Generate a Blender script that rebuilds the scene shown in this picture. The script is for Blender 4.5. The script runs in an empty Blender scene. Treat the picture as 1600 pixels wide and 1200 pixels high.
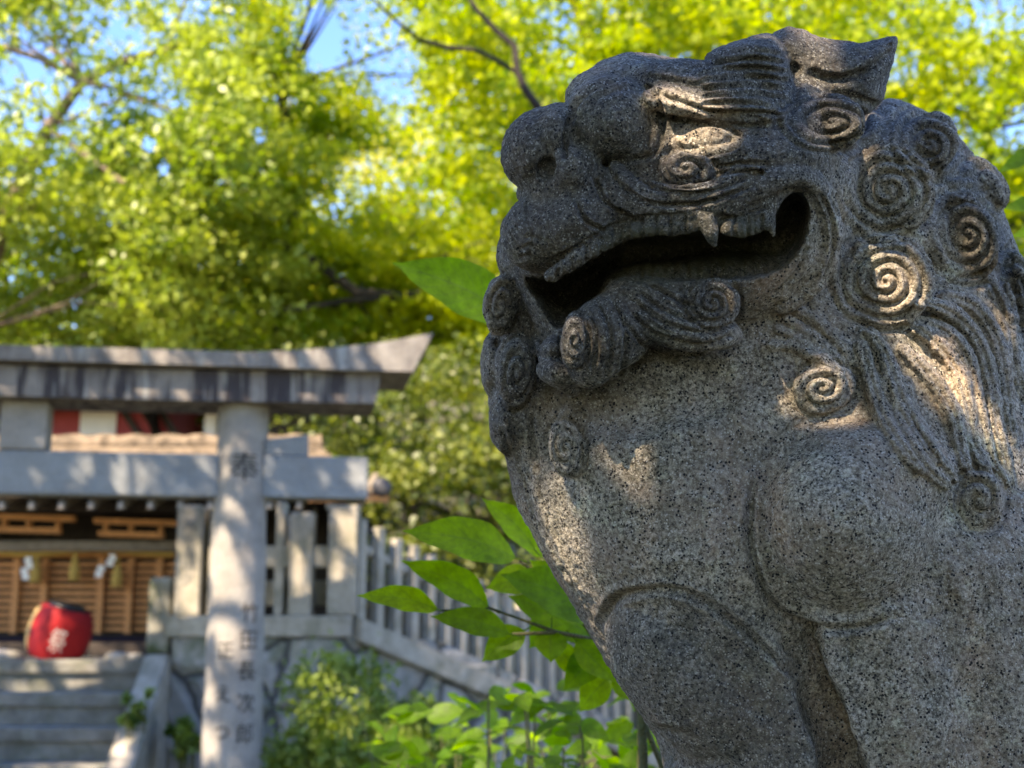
import bpy, bmesh, math, random
import numpy as np
from mathutils import Vector, Matrix, Euler

SC = bpy.context.scene
COL = SC.collection
R = math.radians

# ------------------------------------------------------------------ camera
FPX = 2133.0                      # focal length in pixels of the 1600 px wide photograph
PITCH = R(10.5)
CAM_Z = 1.6
cam_data = bpy.data.cameras.new('camera')
cam = bpy.data.objects.new('camera', cam_data)
COL.objects.link(cam)
cam.location = (0, 0, CAM_Z)
cam.rotation_euler = (R(90) + PITCH, 0, 0)
cam_data.sensor_width = 36.0
cam_data.lens = FPX / 1600 * 36
cam_data.clip_start = 0.05
cam_data.clip_end = 500
cam_data.dof.use_dof = True
cam_data.dof.focus_distance = 1.33
cam_data.dof.aperture_fstop = 6.6
SC.camera = cam

# ------------------------------------------------------------------ world, sun, exposure
SUN_ELEV, SUN_AZ = R(47), R(218)       # azimuth from +Y clockwise: behind the camera, to the left
world = bpy.data.worlds.new('World')
SC.world = world
world.use_nodes = True
wn = world.node_tree
wn.nodes.clear()
w_out = wn.nodes.new('ShaderNodeOutputWorld')
w_bg = wn.nodes.new('ShaderNodeBackground')
w_sky = wn.nodes.new('ShaderNodeTexSky')
w_sky.sky_type = 'NISHITA'
w_sky.sun_disc = False
w_sky.sun_elevation = SUN_ELEV
w_sky.sun_rotation = SUN_AZ
w_sky.air_density = 1.0
w_sky.dust_density = 0.1
w_sky.ozone_density = 4.0
w_bg.inputs['Strength'].default_value = 0.10
w_hs = wn.nodes.new('ShaderNodeHueSaturation')
w_hs.inputs['Saturation'].default_value = 1.2
w_hs.inputs['Hue'].default_value = 0.515
wn.links.new(w_sky.outputs[0], w_hs.inputs['Color'])
wn.links.new(w_hs.outputs[0], w_bg.inputs[0])
wn.links.new(w_bg.outputs[0], w_out.inputs[0])
sun_data = bpy.data.lights.new('sun', 'SUN')
sun_data.energy = 2.9
sun_data.angle = R(0.53)
sun_data.color = (1.0, 0.87, 0.72)
sun = bpy.data.objects.new('sun', sun_data)
COL.objects.link(sun)
SUN_DIR = Vector((math.sin(SUN_AZ) * math.cos(SUN_ELEV), math.cos(SUN_AZ) * math.cos(SUN_ELEV), math.sin(SUN_ELEV)))
sun.rotation_euler = SUN_DIR.to_track_quat('Z', 'Y').to_euler()
sun.location = (-6, -6, 12)
SC.view_settings.view_transform = 'Standard'
SC.view_settings.look = 'None'
SC.view_settings.exposure = 2.72
SC.view_settings.use_white_balance = True          # the camera's daylight-shade balance
SC.view_settings.white_balance_temperature = 7700
SC.view_settings.white_balance_tint = 12
SC.view_settings.gamma = 1.0
SC.view_settings.use_curve_mapping = False
SC.cycles.max_bounces = 8
SC.cycles.diffuse_bounces = 4
SC.cycles.transmission_bounces = 6
SC.cycles.use_denoising = True

# ------------------------------------------------------------------ helpers
CP, SP = math.cos(PITCH), math.sin(PITCH)

def at(px, py, d):
    """World point seen at photograph pixel (px, py), d metres along the view axis."""
    x, u = (px - 800) / FPX * d, (600 - py) / FPX * d
    return Vector((x, d * CP - u * SP, CAM_Z + d * SP + u * CP))

def at_y(px, py, Y):
    """World point seen at pixel (px, py) on the vertical plane y = Y."""
    u1 = (600 - py) / FPX
    return at(px, py, Y / (CP - u1 * SP))

def tag(o, label=None, cat=None, group=None, kind=None):
    if label: o['label'] = label
    if cat: o['category'] = cat
    if group: o['group'] = group
    if kind: o['kind'] = kind
    return o

def empty(name, loc=(0, 0, 0), label=None, cat=None, group=None, kind=None):
    o = bpy.data.objects.new(name, None)
    o.empty_display_size = 0.1
    COL.objects.link(o)
    o.location = loc
    return tag(o, label, cat, group, kind)

def mesh_obj(name, verts, faces, mat, parent=None, smooth=False):
    """Link one mesh object; vertices are in world space, stored relative to the parent's location."""
    me = bpy.data.meshes.new(name)
    v = np.asarray(verts, dtype=np.float64).reshape(-1, 3)
    if parent is not None:
        p = parent
        off = Vector((0, 0, 0))
        while p is not None:
            off += p.location
            p = p.parent
        v = v - np.array(off)
    if isinstance(faces, np.ndarray):
        n, k = faces.shape
        me.vertices.add(len(v))
        me.vertices.foreach_set('co', v.astype(np.float32).ravel())
        me.loops.add(n * k)
        me.loops.foreach_set('vertex_index', faces.astype(np.int32).ravel())
        me.polygons.add(n)
        me.polygons.foreach_set('loop_start', np.arange(0, n * k, k, dtype=np.int32))
        me.update(calc_edges=True)
    else:
        me.from_pydata([tuple(q) for q in v], [], faces)
        me.update()
    me.validate()
    if smooth:
        me.polygons.foreach_set('use_smooth', np.ones(len(me.polygons), dtype=bool))
    if mat is not None:
        me.materials.append(mat)
    o = bpy.data.objects.new(name, me)
    COL.objects.link(o)
    if parent is not None:
        o.parent = parent
    return o

# ---- node helpers
def new_mat(name):
    m = bpy.data.materials.new(name)
    m.use_nodes = True
    nt = m.node_tree
    b = nt.nodes['Principled BSDF']
    return m, nt, b

def nd(nt, t, **kw):
    n = nt.nodes.new(t)
    for k, v in kw.items():
        if k in ('operation', 'blend_type', 'data_type', 'noise_dimensions', 'feature', 'attribute_name',
                 'object', 'wave_type', 'bands_direction', 'distance', 'interpolation_type', 'clamp'):
            setattr(n, k, v)
        else:
            n.inputs[k].default_value = v
    return n

def ramp(nt, src, stops, interp='LINEAR'):
    r = nt.nodes.new('ShaderNodeValToRGB')
    r.color_ramp.interpolation = interp
    el = r.color_ramp.elements
    while len(el) < len(stops): el.new(0.5)
    for e, (p, c) in zip(el, stops):
        e.position = p
        e.color = (c, c, c, 1) if isinstance(c, (int, float)) else (c[0], c[1], c[2], 1)
    nt.links.new(src, r.inputs[0])
    return r.outputs[0]

def mixc(nt, fac, a, b, mode='MIX'):
    m = nt.nodes.new('ShaderNodeMix')
    m.data_type = 'RGBA'
    m.blend_type = mode
    for s, v in ((m.inputs[0], fac), (m.inputs[6], a), (m.inputs[7], b)):
        if isinstance(v, bpy.types.NodeSocket): nt.links.new(v, s)
        elif isinstance(v, (int, float)): s.default_value = v if s.type == 'VALUE' else (v, v, v, 1)
        else: s.default_value = (v[0], v[1], v[2], 1)
    return m.outputs[2]

def noise(nt, vec, scale, detail=4, rough=0.55, dist=0.0):
    n = nt.nodes.new('ShaderNodeTexNoise')
    n.inputs['Scale'].default_value = scale
    n.inputs['Detail'].default_value = detail
    n.inputs['Roughness'].default_value = rough
    n.inputs['Distortion'].default_value = dist
    if vec is not None: nt.links.new(vec, n.inputs['Vector'])
    return n.outputs[0]

def bump(nt, b, h, strength=0.5, dist=0.01):
    bp = nt.nodes.new('ShaderNodeBump')
    bp.inputs['Strength'].default_value = strength
    bp.inputs['Distance'].default_value = dist
    nt.links.new(h, bp.inputs['Height'])
    nt.links.new(bp.outputs[0], b.inputs['Normal'])
    return bp
# ================================================================== the stone lion
# The lion is carved as a volume (signed distances on a voxel grid), meshed, subdivided and then chiselled
# (curl spirals, strands, wrinkles) along its normals. Sculpt units: 1 unit = 0.703 mm.
D0 = 1.5
SU = D0 / FPX
def crom(pts, n=8, closed=True):
    p = np.asarray(pts, float); m = len(p); out = []
    idx = range(m) if closed else range(m - 1)
    for i in idx:
        g = (lambda k: p[k % m]) if closed else (lambda k: p[min(max(k, 0), m - 1)])
        p0, p1, p2, p3 = g(i - 1), g(i), g(i + 1), g(i + 2)
        t = np.linspace(0, 1, n, endpoint=False)[:, None]
        out.append(0.5 * ((2 * p1) + (-p0 + p2) * t + (2 * p0 - 5 * p1 + 4 * p2 - p3) * t ** 2 + (-p0 + 3 * p1 - 3 * p2 + p3) * t ** 3))
    out = np.concatenate(out)
    if not closed: out = np.vstack([out, p[-1]])
    return out

def seg_dist(X, Y, pts, closed):
    """distance of points to a polyline and running parameter 0..1 of the nearest place"""
    best = np.full(X.shape, 1e9, np.float32); par = np.zeros(X.shape, np.float32)
    n = len(pts); m = n if closed else n - 1
    for i in range(m):
        a, b = pts[i], pts[(i + 1) % n]
        dx, dy = b[0] - a[0], b[1] - a[1]
        L = dx * dx + dy * dy + 1e-9
        t = np.clip(((X - a[0]) * dx + (Y - a[1]) * dy) / L, 0, 1)
        d = (X - a[0] - t * dx) ** 2 + (Y - a[1] - t * dy) ** 2
        k = d < best
        best[k] = d[k]; par[k] = (i + t[k]) / m
    return np.sqrt(best), par

def inside(X, Y, pts):
    c = np.zeros(X.shape, bool); n = len(pts)
    for i in range(n):
        x1, y1 = pts[i]; x2, y2 = pts[(i + 1) % n]
        if y1 == y2: continue
        k = ((y1 > Y) != (y2 > Y)) & (X < (x2 - x1) * (Y - y1) / (y2 - y1) + x1)
        c ^= k
    return c

def sdist(X, Y, pts):
    d, _ = seg_dist(X, Y, pts, True)
    return np.where(inside(X, Y, pts), d, -d)

def blur2(a, r, n=2):
    for _ in range(n):
        for ax in (0, 1):
            p = np.pad(a, [(r + 1, r) if i == ax else (0, 0) for i in (0, 1)], mode='edge')
            c = np.cumsum(p, axis=ax)
            k = 2 * r + 1
            a = (np.take(c, range(k, c.shape[ax]), axis=ax) - np.take(c, range(0, c.shape[ax] - k), axis=ax)) / k
    return a

STEP = 4.0
GX = np.arange(724, 1930, STEP, dtype=np.float32)
GY = np.arange(14, 1760, STEP, dtype=np.float32)
GZ = np.arange(-420, 440, STEP, dtype=np.float32)
X2, Y2 = np.meshgrid(GX, GY, indexing='ij')
F = np.full((len(GX), len(GY), len(GZ)), 400.0, np.float32)

def smin(a, b, k):
    if k <= 0: return np.minimum(a, b)
    h = np.maximum(k - np.abs(a - b), 0) / k
    return np.minimum(a, b) - h * h * k * 0.25

def put(sl, val, k, sub=False):
    if sub: F[sl] = -smin(-F[sl], val, k)
    else: F[sl] = smin(F[sl], val, k)

def rng(lo, hi, G): return slice(max(0, int((lo - G[0]) / STEP) - 1), min(len(G), int((hi - G[0]) / STEP) + 2))

def blob(poly, Rr, H, pc, k=20, sub=False, soft=2, smooth=True, tilt=(0, 0), ref=(0, 0)):
    """swell a closed outline into a rounded solid: Rr rounding radius, half thickness H, mid plane pc"""
    P = crom(poly, 6) if smooth else np.asarray(poly, float)
    lo, hi = P.min(0) - 60, P.max(0) + 60
    sx, sy = rng(lo[0], hi[0], GX), rng(lo[1], hi[1], GY)
    s = sdist(X2[sx, sy], Y2[sx, sy], P)
    if soft: s = np.where(s > 10, blur2(s, soft), s)
    q = np.maximum(Rr - s, 0)[:, :, None]
    c = pc(X2[sx, sy], Y2[sx, sy]) if callable(pc) else pc + (X2[sx, sy] - ref[0]) * tilt[0] + (Y2[sx, sy] - ref[1]) * tilt[1]
    z = (GZ[None, None, :] - (c[:, :, None] if isinstance(c, np.ndarray) else c)) * (Rr / H)
    put((sx, sy, slice(None)), (np.sqrt(q * q + z * z) - Rr) * min(1.0, H / Rr), k, sub)

def ell(c, r, k=20, rot=0.0, sub=False, roty=0.0):
    """ellipsoid; rot turns it in the picture plane (degrees), roty about the upright axis"""
    m = max(r) + 50
    sx, sy, sz = rng(c[0] - m, c[0] + m, GX), rng(c[1] - m, c[1] + m, GY), rng(c[2] - m, c[2] + m, GZ)
    x, y, z = GX[sx][:, None, None] - c[0], GY[sy][None, :, None] - c[1], GZ[sz][None, None, :] - c[2]
    a = R(rot); ca, sa = math.cos(a), math.sin(a)
    x1, y1 = x * ca + y * sa, -x * sa + y * ca
    b = R(roty); cb, sb = math.cos(b), math.sin(b)
    x2, z2 = x1 * cb + z * sb, -x1 * sb + z * cb
    q = np.sqrt((x2 / r[0]) ** 2 + (y1 / r[1]) ** 2 + (z2 / r[2]) ** 2)
    q2 = np.sqrt((x2 / r[0] ** 2) ** 2 + (y1 / r[1] ** 2) ** 2 + (z2 / r[2] ** 2) ** 2) + 1e-6
    put((sx, sy, sz), q * (q - 1) / q2, k, sub)

def tube(pts, k=12, sub=False):
    """chain of round cones through (x, y, z, radius)"""
    P = np.asarray(pts, float)
    for a, b in zip(P[:-1], P[1:]):
        m = max(a[3], b[3]) + 40
        lo, hi = np.minimum(a, b) - m, np.maximum(a, b) + m
        sx, sy, sz = rng(lo[0], hi[0], GX), rng(lo[1], hi[1], GY), rng(lo[2], hi[2], GZ)
        x, y, z = GX[sx][:, None, None] - a[0], GY[sy][None, :, None] - a[1], GZ[sz][None, None, :] - a[2]
        d = b[:3] - a[:3]; L = float(d @ d) + 1e-9
        t = np.clip((x * d[0] + y * d[1] + z * d[2]) / L, 0, 1)
        put((sx, sy, sz), np.sqrt((x - t * d[0]) ** 2 + (y - t * d[1]) ** 2 + (z - t * d[2]) ** 2) - (a[3] + t * (b[3] - a[3])), k, sub)

def surf(px, py):
    """height of the nearest surface over (px, py)"""
    i, j = int(round((px - GX[0]) / STEP)), int(round((py - GY[0]) / STEP))
    col = F[i, j]
    w = np.nonzero(col < 0)[0]
    if not len(w): return 0.0
    t = w[-1]
    if t + 1 < len(col):
        return float(GZ[t] + STEP * col[t] / (col[t] - col[t + 1]))
    return float(GZ[t])

def ridge(pts, r, lift=0.0, k=12):
    """a raised cord lying on the surface through picture points"""
    P = crom(pts, 4, closed=False)
    n = len(P)
    rr = np.interp(np.linspace(0, 1, n), np.linspace(0, 1, len(r)), r) if hasattr(r, '__len__') else np.full(n, r)
    zz = np.array([surf(*p) for p in P])
    zz = np.convolve(np.pad(zz, 2, mode='edge'), np.ones(5) / 5, 'valid')
    tube([(p[0], p[1], z - q * 0.4 + lift, q) for p, z, q in zip(P, zz, rr)], k)

# ---- trunk, from the mane down to the haunches
BODY = [(830, 440), (775, 530), (764, 600), (768, 650), (786, 700), (799, 760), (815, 803), (845, 862), (880, 922), (920, 987),
        (952, 1043), (986, 1096), (1014, 1134), (1032, 1170), (1042, 1230), (1048, 1330), (1050, 1480), (1060, 1640),
        (1500, 1660), (1800, 1640), (1860, 1400), (1850, 1100), (1790, 850), (1690, 690), (1625, 540), (1596, 410),
        (1572, 345), (1550, 285), (1512, 228), (1480, 195), (1436, 168), (1380, 156), (1260, 200), (1000, 360)]
blob(BODY, 300, 285, lambda x, y: -75 + np.clip((y - 560) * 0.22, -30, 70), k=0, soft=5)
# ---- head
HEAD = [(800, 335), (782, 372), (777, 410), (793, 450), (822, 510), (850, 560), (880, 592), (925, 602), (985, 580), (1060, 555),
        (1150, 530), (1240, 495), (1310, 430), (1336, 330), (1338, 220), (1290, 130), (1190, 95), (1100, 94), (1035, 90), (990, 90),
        (945, 114), (905, 132), (888, 170), (885, 240), (850, 300)]
blob(HEAD, 190, 205, 95, k=25, soft=4, tilt=(0.12, 0), ref=(1100, 0))
# forehead, bridge and nose
ell((985, 130, 120), (70, 45, 100), 20)
ell((930, 152, 150), (47, 42, 80), 14)
ell((957, 187, 215), (78, 70, 90), 10)
ell((838, 232, 205), (54, 66, 70), 14, rot=20)
ell((872, 205, 225), (36, 44, 60), 12)
ell((896, 262, 250), (42, 46, 50), 14)
ell((866, 292, 205), (50, 36, 62), 16)
ell((842, 302, 150), (34, 26, 60), 10)
ell((854, 264, 272), (17, 19, 26), 5, sub=True)
# upper lip front
ell((840, 365, 215), (58, 60, 60), 14)
ell((905, 345, 245), (75, 55, 55), 18, rot=-25)
# brow
ell((1120, 145, 205), (130, 46, 76), 14, rot=14)
ell((1066, 160, 272), (64, 25, 28), 8, rot=10)
ell((1160, 168, 268), (76, 24, 28), 8, rot=14)
ell((1112, 208, 318), (82, 21, 46), 6, rot=4, sub=True)
ell((1102, 217, 268), (52, 23, 28), 2, rot=-4)
ridge([(1160, 215), (1165, 225), (1150, 238), (1110, 246), (1060, 240)], 6)
# cheek
ell((1215, 245, 262), (84, 46, 52), 16, rot=-12)
ell((1072, 262, 292), (44, 29, 28), 4)
# lips round the mouth
ridge([(935, 272), (960, 303), (1010, 322), (1060, 330), (1115, 322), (1170, 300), (1222, 276), (1258, 276), (1285, 305), (1298, 355), (1290, 405), (1262, 452), (1222, 482)],
      [15, 20, 22, 22, 20, 19, 17, 15, 17, 18, 18, 16, 10], 8, 5)
ridge([(960, 262), (1000, 300), (1060, 308), (1120, 300), (1165, 280)], [11, 15, 14, 13, 9], 9, 3)
ridge([(1000, 282), (1050, 297), (1110, 292), (1150, 272), (1190, 262)], [7, 9, 10, 9, 6], 9, 3)
# ---- mouth
MOUTH = [(812, 425), (850, 430), (880, 410), (940, 380), (985, 361), (1050, 355), (1105, 358), (1150, 354), (1200, 346), (1226, 308), (1250, 300),
         (1266, 332), (1254, 385), (1216, 424), (1150, 438), (1050, 442), (990, 448), (955, 464), (925, 492), (892, 512), (868, 520), (842, 490)]
blob(MOUTH, 30, 235, 330, k=6, sub=True, soft=0)
blob([(822, 440), (870, 428), (930, 400), (975, 395), (955, 440), (920, 475), (880, 497), (850, 480)], 30, 320, 330, k=8, sub=True, soft=0)
# tongue and inner lower lip
ell((1105, 438, 128), (150, 40, 70), 8, rot=-6)
ell((1010, 446, 130), (70, 36, 70), 8, rot=-10)
# lower lip, beard and chin
ell((1040, 470, 230), (95, 34, 52), 12, rot=12)
ell((1065, 508, 240), (100, 40, 52), 10, rot=14)
ell((1115, 474, 272), (42, 42, 26), 4)
ell((955, 520, 235), (66, 60, 62), 14, rot=-40)
ell((930, 560, 225), (50, 50, 50), 12)
ell((898, 533, 258), (22, 46, 44), 4, rot=4)
ell((876, 584, 195), (38, 24, 50), 8, rot=20)
ell((868, 545, 180), (24, 20, 46), 6)
# hollow under the jaw
tube([(905, 648, 185, 30), (990, 632, 226, 42), (1090, 606, 236, 42), (1175, 572, 236, 30)], 30, sub=True)
# ---- far mane at the left edge
ell((835, 610, 40), (66, 150, 90), 14)
ell((785, 480, 60), (30, 50, 70), 6)
ell((768, 570, 30), (18, 50, 60), 6)
ell((806, 580, 95), (34, 62, 55), 8)
ell((792, 655, 70), (28, 52, 60), 12)
ridge([(796, 432), (808, 470), (826, 515), (850, 560), (875, 600), (900, 615)], [7, 8, 8, 8, 7, 5], 0, 6)
# ---- breast, shoulder and forelegs
BULGE = [(945, 968), (958, 938), (1000, 926), (1050, 924), (1110, 947), (1160, 987), (1220, 1042), (1290, 1130), (1290, 1240), (1140, 1215),
         (1040, 1155), (985, 1094), (955, 1040)]
blob(BULGE, 120, 120, 128, k=5, tilt=(0.12, 0.0), ref=(1100, 0))
tube([(1192, 915, 300, 16), (1225, 962, 285, 22), (1252, 1005, 260, 26), (1285, 1100, 250, 30), (1318, 1200, 250, 32), (1335, 1300, 250, 32)], 30, sub=True)
tube([(1402, 985, 165, 132), (1440, 1120, 168, 132), (1475, 1260, 165, 128), (1480, 1480, 150, 120), (1470, 1640, 170, 126)], 5)
tube([(1500, 940, 120, 90), (1545, 1060, 110, 110), (1590, 1250, 90, 150), (1600, 1480, 60, 200)], 25)
ell((1330, 820, 176), (160, 166, 178), 4)
ell((1365, 760, 165), (150, 118, 160), 16)
tube([(1120, 1260, 60, 100), (1125, 1480, 60, 96), (1110, 1640, 90, 112)], 10)
# hind quarters, tail tuft behind
ell((1690, 1330, -40), (190, 260, 230), 30)
# ---- brow tuft and ear
blob([(1100, 96), (1110, 80), (1146, 65), (1190, 53), (1216, 60), (1234, 100), (1236, 130), (1220, 160), (1170, 158), (1120, 140)], 34, 95, 150, k=5)
blob([(1196, 70), (1218, 47), (1245, 43), (1272, 55), (1308, 63), (1342, 67), (1372, 62), (1402, 58), (1397, 92), (1387, 122), (1376, 160), (1330, 185), (1260, 170), (1230, 120)],
     40, 62, 100, k=6)
tube([(1262, 118, 178, 17), (1300, 128, 172, 14), (1345, 118, 168, 12), (1390, 88, 166, 7)], 5, sub=True)
# ---- mane curls
CURLS = [  # cx, cy, rx, ry, rot, turns, hand, lift
    (1300, 190, 78, 44, 3, 2.9, 1, 14), (1452, 224, 62, 52, 32, 3.1, 1, 15), (1388, 298, 78, 74, 0, 4.0, 1, 19), (1512, 368, 62, 72, -20, 3.6, 1, 18),
    (1384, 438, 80, 74, 0, 4.0, 1, 21), (1286, 606, 52, 40, -12, 2.4, -1, 18), (1530, 782, 42, 48, -10, 1.8, -1, 16), (884, 702, 29, 46, -8, 2.4, 1, 28),
    (782, 478, 27, 46, 8, 2.4, 1, 8), (808, 582, 30, 56, 6, 2.2, -1, 8), (1545, 285, 26, 48, -35, 1.2, 1, 12), (1590, 452, 34, 62, -12, 2.4, 1, 14)]
for cx, cy, rx, ry, rot, tn, hd, lift in CURLS:
    z = surf(cx, cy)
    sl = (surf(cx + rx * .5, cy) - surf(cx - rx * .5, cy)) / rx
    ell((cx, cy, z - 16 + lift), (rx, ry, 24), 3, rot=rot, roty=-math.degrees(math.atan(max(-1.2, min(1.2, sl)))))
# strands of the mane falling over the shoulder
STRANDS = [
    [(1425, 470), (1480, 485), (1525, 530), (1548, 600), (1560, 680), (1580, 750)],
    [(1430, 500), (1478, 520), (1512, 565), (1528, 640), (1545, 710), (1570, 755)],
    [(1418, 505), (1455, 530), (1492, 575), (1508, 620), (1520, 690), (1545, 740)],
    [(1410, 545), (1440, 575), (1462, 600), (1490, 650), (1500, 700), (1515, 740)],
    [(1385, 590), (1392, 640), (1418, 690), (1450, 735), (1480, 760)],
    [(1415, 595), (1420, 640), (1445, 690), (1470, 730), (1492, 750)],
    [(1345, 540), (1362, 600), (1378, 650), (1410, 700), (1440, 735)],
    [(1570, 450), (1580, 520), (1588, 580), (1600, 620)], [(1470, 462), (1520, 478), (1556, 530), (1572, 610), (1584, 690)], [(1360, 520), (1385, 560), (1402, 610), (1432, 670), (1468, 720)],
    [(1590, 420), (1604, 480), (1612, 560), (1618, 640)],
    [(1545, 440), (1565, 480), (1578, 530), (1585, 590)]]
for s in STRANDS: ridge(s, [10, 15, 15, 13, 8], 8, 2)
for s in ([(1228, 497), (1262, 520), (1300, 552), (1330, 580)], [(1215, 515), (1255, 535), (1290, 562), (1318, 585)], [(1245, 485), (1280, 505), (1315, 540), (1340, 575)],
          [(1205, 540), (1240, 542), (1275, 560), (1300, 578)]):
    ridge(s, [7, 9, 9, 6], 4, 3)
ridge([(893, 632), (880, 652), (866, 690), (868, 722), (885, 742)], [4, 8, 8, 7, 4], 2, 4)
ridge([(836, 730), (848, 790), (872, 850), (905, 920)], [5, 7, 6, 3], 1, 6)
ridge([(818, 725), (832, 790), (858, 850), (890, 912)], [5, 7, 6, 3], 1, 6)
# teeth along the upper jaw
TEETH = [(862, 420), (884, 406), (906, 393), (928, 381), (950, 367), (972, 358), (994, 352), (1016, 349), (1038, 347), (1060, 346), (1082, 345), (1138, 348), (1158, 349), (1180, 345), (1200, 336)]
for a, b in zip(TEETH[:-1], TEETH[1:]):
    if b[0] - a[0] < 40: tube([(a[0], a[1] + 9, min(surf(a[0], a[1] - 22), 330) - 12, 12), (b[0], b[1] + 9, min(surf(b[0], b[1] - 22), 330) - 12, 12)], 3)
_fz = surf(1105, 326)
tube([(1104, 344, _fz - 10, 15), (1110, 362, _fz - 8, 12), (1116, 382, _fz - 8, 5)], 5)
tube([(1200, 338, surf(1200, 320) - 14, 12), (1208, 366, surf(1200, 320) - 14, 5)], 5)

# ---- mesh
import openvdb
_g = openvdb.FloatGrid(400.0)
_g.copyFromArray(F)
_v, _q = _g.convertToQuads(0.0)
_v = np.asarray(_v, np.float64); _q = np.asarray(_q, np.int32)
SV = np.stack([GX[0] + _v[:, 0] * STEP, GY[0] + _v[:, 1] * STEP, GZ[0] + _v[:, 2] * STEP], 1)
del F
def sculpt_to_world(p):
    d = D0 - p[:, 2] * SU
    x, u = (p[:, 0] - 800) / FPX * d, (600 - p[:, 1]) / FPX * d
    return np.stack([x, d * CP - u * SP, CAM_Z + d * SP + u * CP], 1)
def vert_normals(v, q):
    fn = np.cross(v[q[:, 2]] - v[q[:, 0]], v[q[:, 3]] - v[q[:, 1]])
    n = np.zeros_like(v)
    for k in range(4): np.add.at(n, q[:, k], fn)
    return n / (np.linalg.norm(n, axis=1, keepdims=True) + 1e-12)
def laplace(v, q, it, lam):
    e = np.vstack([q[:, [0, 1]], q[:, [1, 2]], q[:, [2, 3]], q[:, [3, 0]]])
    cnt = np.bincount(np.r_[e[:, 0], e[:, 1]], minlength=len(v))[:, None]
    for i in range(it):
        s = np.stack([np.bincount(e[:, 0], v[e[:, 1], c], len(v)) + np.bincount(e[:, 1], v[e[:, 0], c], len(v)) for c in range(3)], 1)
        v = v + (s / np.maximum(cnt, 1) - v) * (lam if i % 2 == 0 else -lam * 1.03)
    return v
SV = laplace(SV, _q, 6, 0.5)
# one level of subdivision (linear split, then smoothed)
def subdivide(v, q):
    e = np.vstack([q[:, [0, 1]], q[:, [1, 2]], q[:, [2, 3]], q[:, [3, 0]]])
    es = np.sort(e, 1)
    key = es[:, 0].astype(np.int64) * len(v) + es[:, 1]
    u, inv = np.unique(key, return_inverse=True)
    em = (v[u // len(v)] + v[u % len(v)]) / 2
    nv, ne, nf = len(v), len(u), len(q)
    V = np.vstack([v, em, v[q].mean(1)])
    ei = (inv.reshape(4, nf) + nv)
    fi = np.arange(nf) + nv + ne
    Q = np.concatenate([np.stack([q[:, k], ei[k], fi, ei[(k + 3) % 4]], 1) for k in range(4)])
    return V, Q
SV, SQ = subdivide(SV, _q)
SV = laplace(SV, SQ, 4, 0.5)
_n = vert_normals(SV, SQ)
if _n[np.argmax(SV[:, 2]), 2] < 0: SQ = SQ[:, ::-1].copy(); _n = -_n

# ---- chisel work: a relief map over the picture plane, applied along the normals of what faces it
HS = 1.5
HX = np.arange(720, 1660, HS); HY = np.arange(20, 1240, HS)
HXg, HYg = np.meshgrid(HX, HY, indexing='ij')
HM = np.zeros(HXg.shape, np.float32)
def hwin(lo, hi):
    return (slice(max(0, int((lo[0] - HX[0]) / HS)), max(0, int((hi[0] - HX[0]) / HS) + 1)), slice(max(0, int((lo[1] - HY[0]) / HS)), max(0, int((hi[1] - HY[0]) / HS) + 1)))
def groove(pts, depth=4.0, w=4.0, taper=True):
    P = crom(pts, 5, closed=False)
    s = hwin(P.min(0) - 4 * w, P.max(0) + 4 * w)
    d, t = seg_dist(HXg[s], HYg[s], P, False)
    a = np.exp(-(d / w) ** 2)
    if taper: a = a * np.clip(np.minimum(t, 1 - t) * 8, 0, 1)
    HM[s] -= depth * a
    HM[s] += depth * 0.35 * np.exp(-((d - 2.0 * w) / w) ** 2) * (np.clip(np.minimum(t, 1 - t) * 8, 0, 1) if taper else 1)
def spiral(cx, cy, rx, ry, rot, turns, hand, amp=4.5):
    s = hwin((cx - 1.3 * max(rx, ry), cy - 1.3 * max(rx, ry)), (cx + 1.3 * max(rx, ry), cy + 1.3 * max(rx, ry)))
    x, y = HXg[s] - cx, HYg[s] - cy
    a = R(rot); x, y = (x * math.cos(a) + y * math.sin(a)) / rx, (-x * math.sin(a) + y * math.cos(a)) / ry
    r = np.sqrt(x * x + y * y); th = np.arctan2(y, x) * hand
    r = r * (1 + 0.022 * np.sin(3 * th + cx) + 0.014 * np.sin(5 * th + cy))
    ph = 2 * np.pi * (r ** 0.9 * turns) - th
    w = np.clip((1.06 - r) * 9, 0, 1)
    fr = np.abs(((ph / (2 * np.pi)) + 0.5) % 1.0 - 0.5)
    g = np.exp(-(fr / 0.17) ** 2) * 1.5 - 0.5 * np.clip(1 - ((fr - 0.5) / 0.4) ** 2, 0, 1)
    HM[s] -= amp * g * w * np.clip(r * turns * 2.2, 0.2, 1)
    HM[s] -= amp * 1.2 * np.exp(-((r - 1.08) / 0.07) ** 2)
for c in CURLS: spiral(*c[:7], amp=3.1 if c[2] > 30 else 2.8)
spiral(1115, 473, 40, 40, 0, 3.0, 1, 3.4)
spiral(898, 533, 22, 44, 4, 2.3, -1, 3.0)
spiral(1072, 261, 44, 29, 5, 1.7, 1, 3.5)
# beard strands sweeping into the curl
for P in ([(1007, 442), (1040, 458), (1070, 474), (1092, 482)], [(997, 455), (1030, 480), (1068, 496), (1098, 502)], [(990, 468), (1022, 494), (1058, 512), (1104, 520), (1146, 504)],
          [(984, 484), (1014, 516), (1056, 532), (1108, 538), (1152, 518)], [(976, 502), (1004, 538), (1046, 554), (1100, 554)],
          [(908, 478), (928, 505), (933, 545), (922, 584)], [(932, 470), (950, 505), (954, 548), (944, 590)], [(957, 464), (975, 508), (977, 550), (968, 588)]):
    groove(P, 4.2, 3.2)
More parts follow.
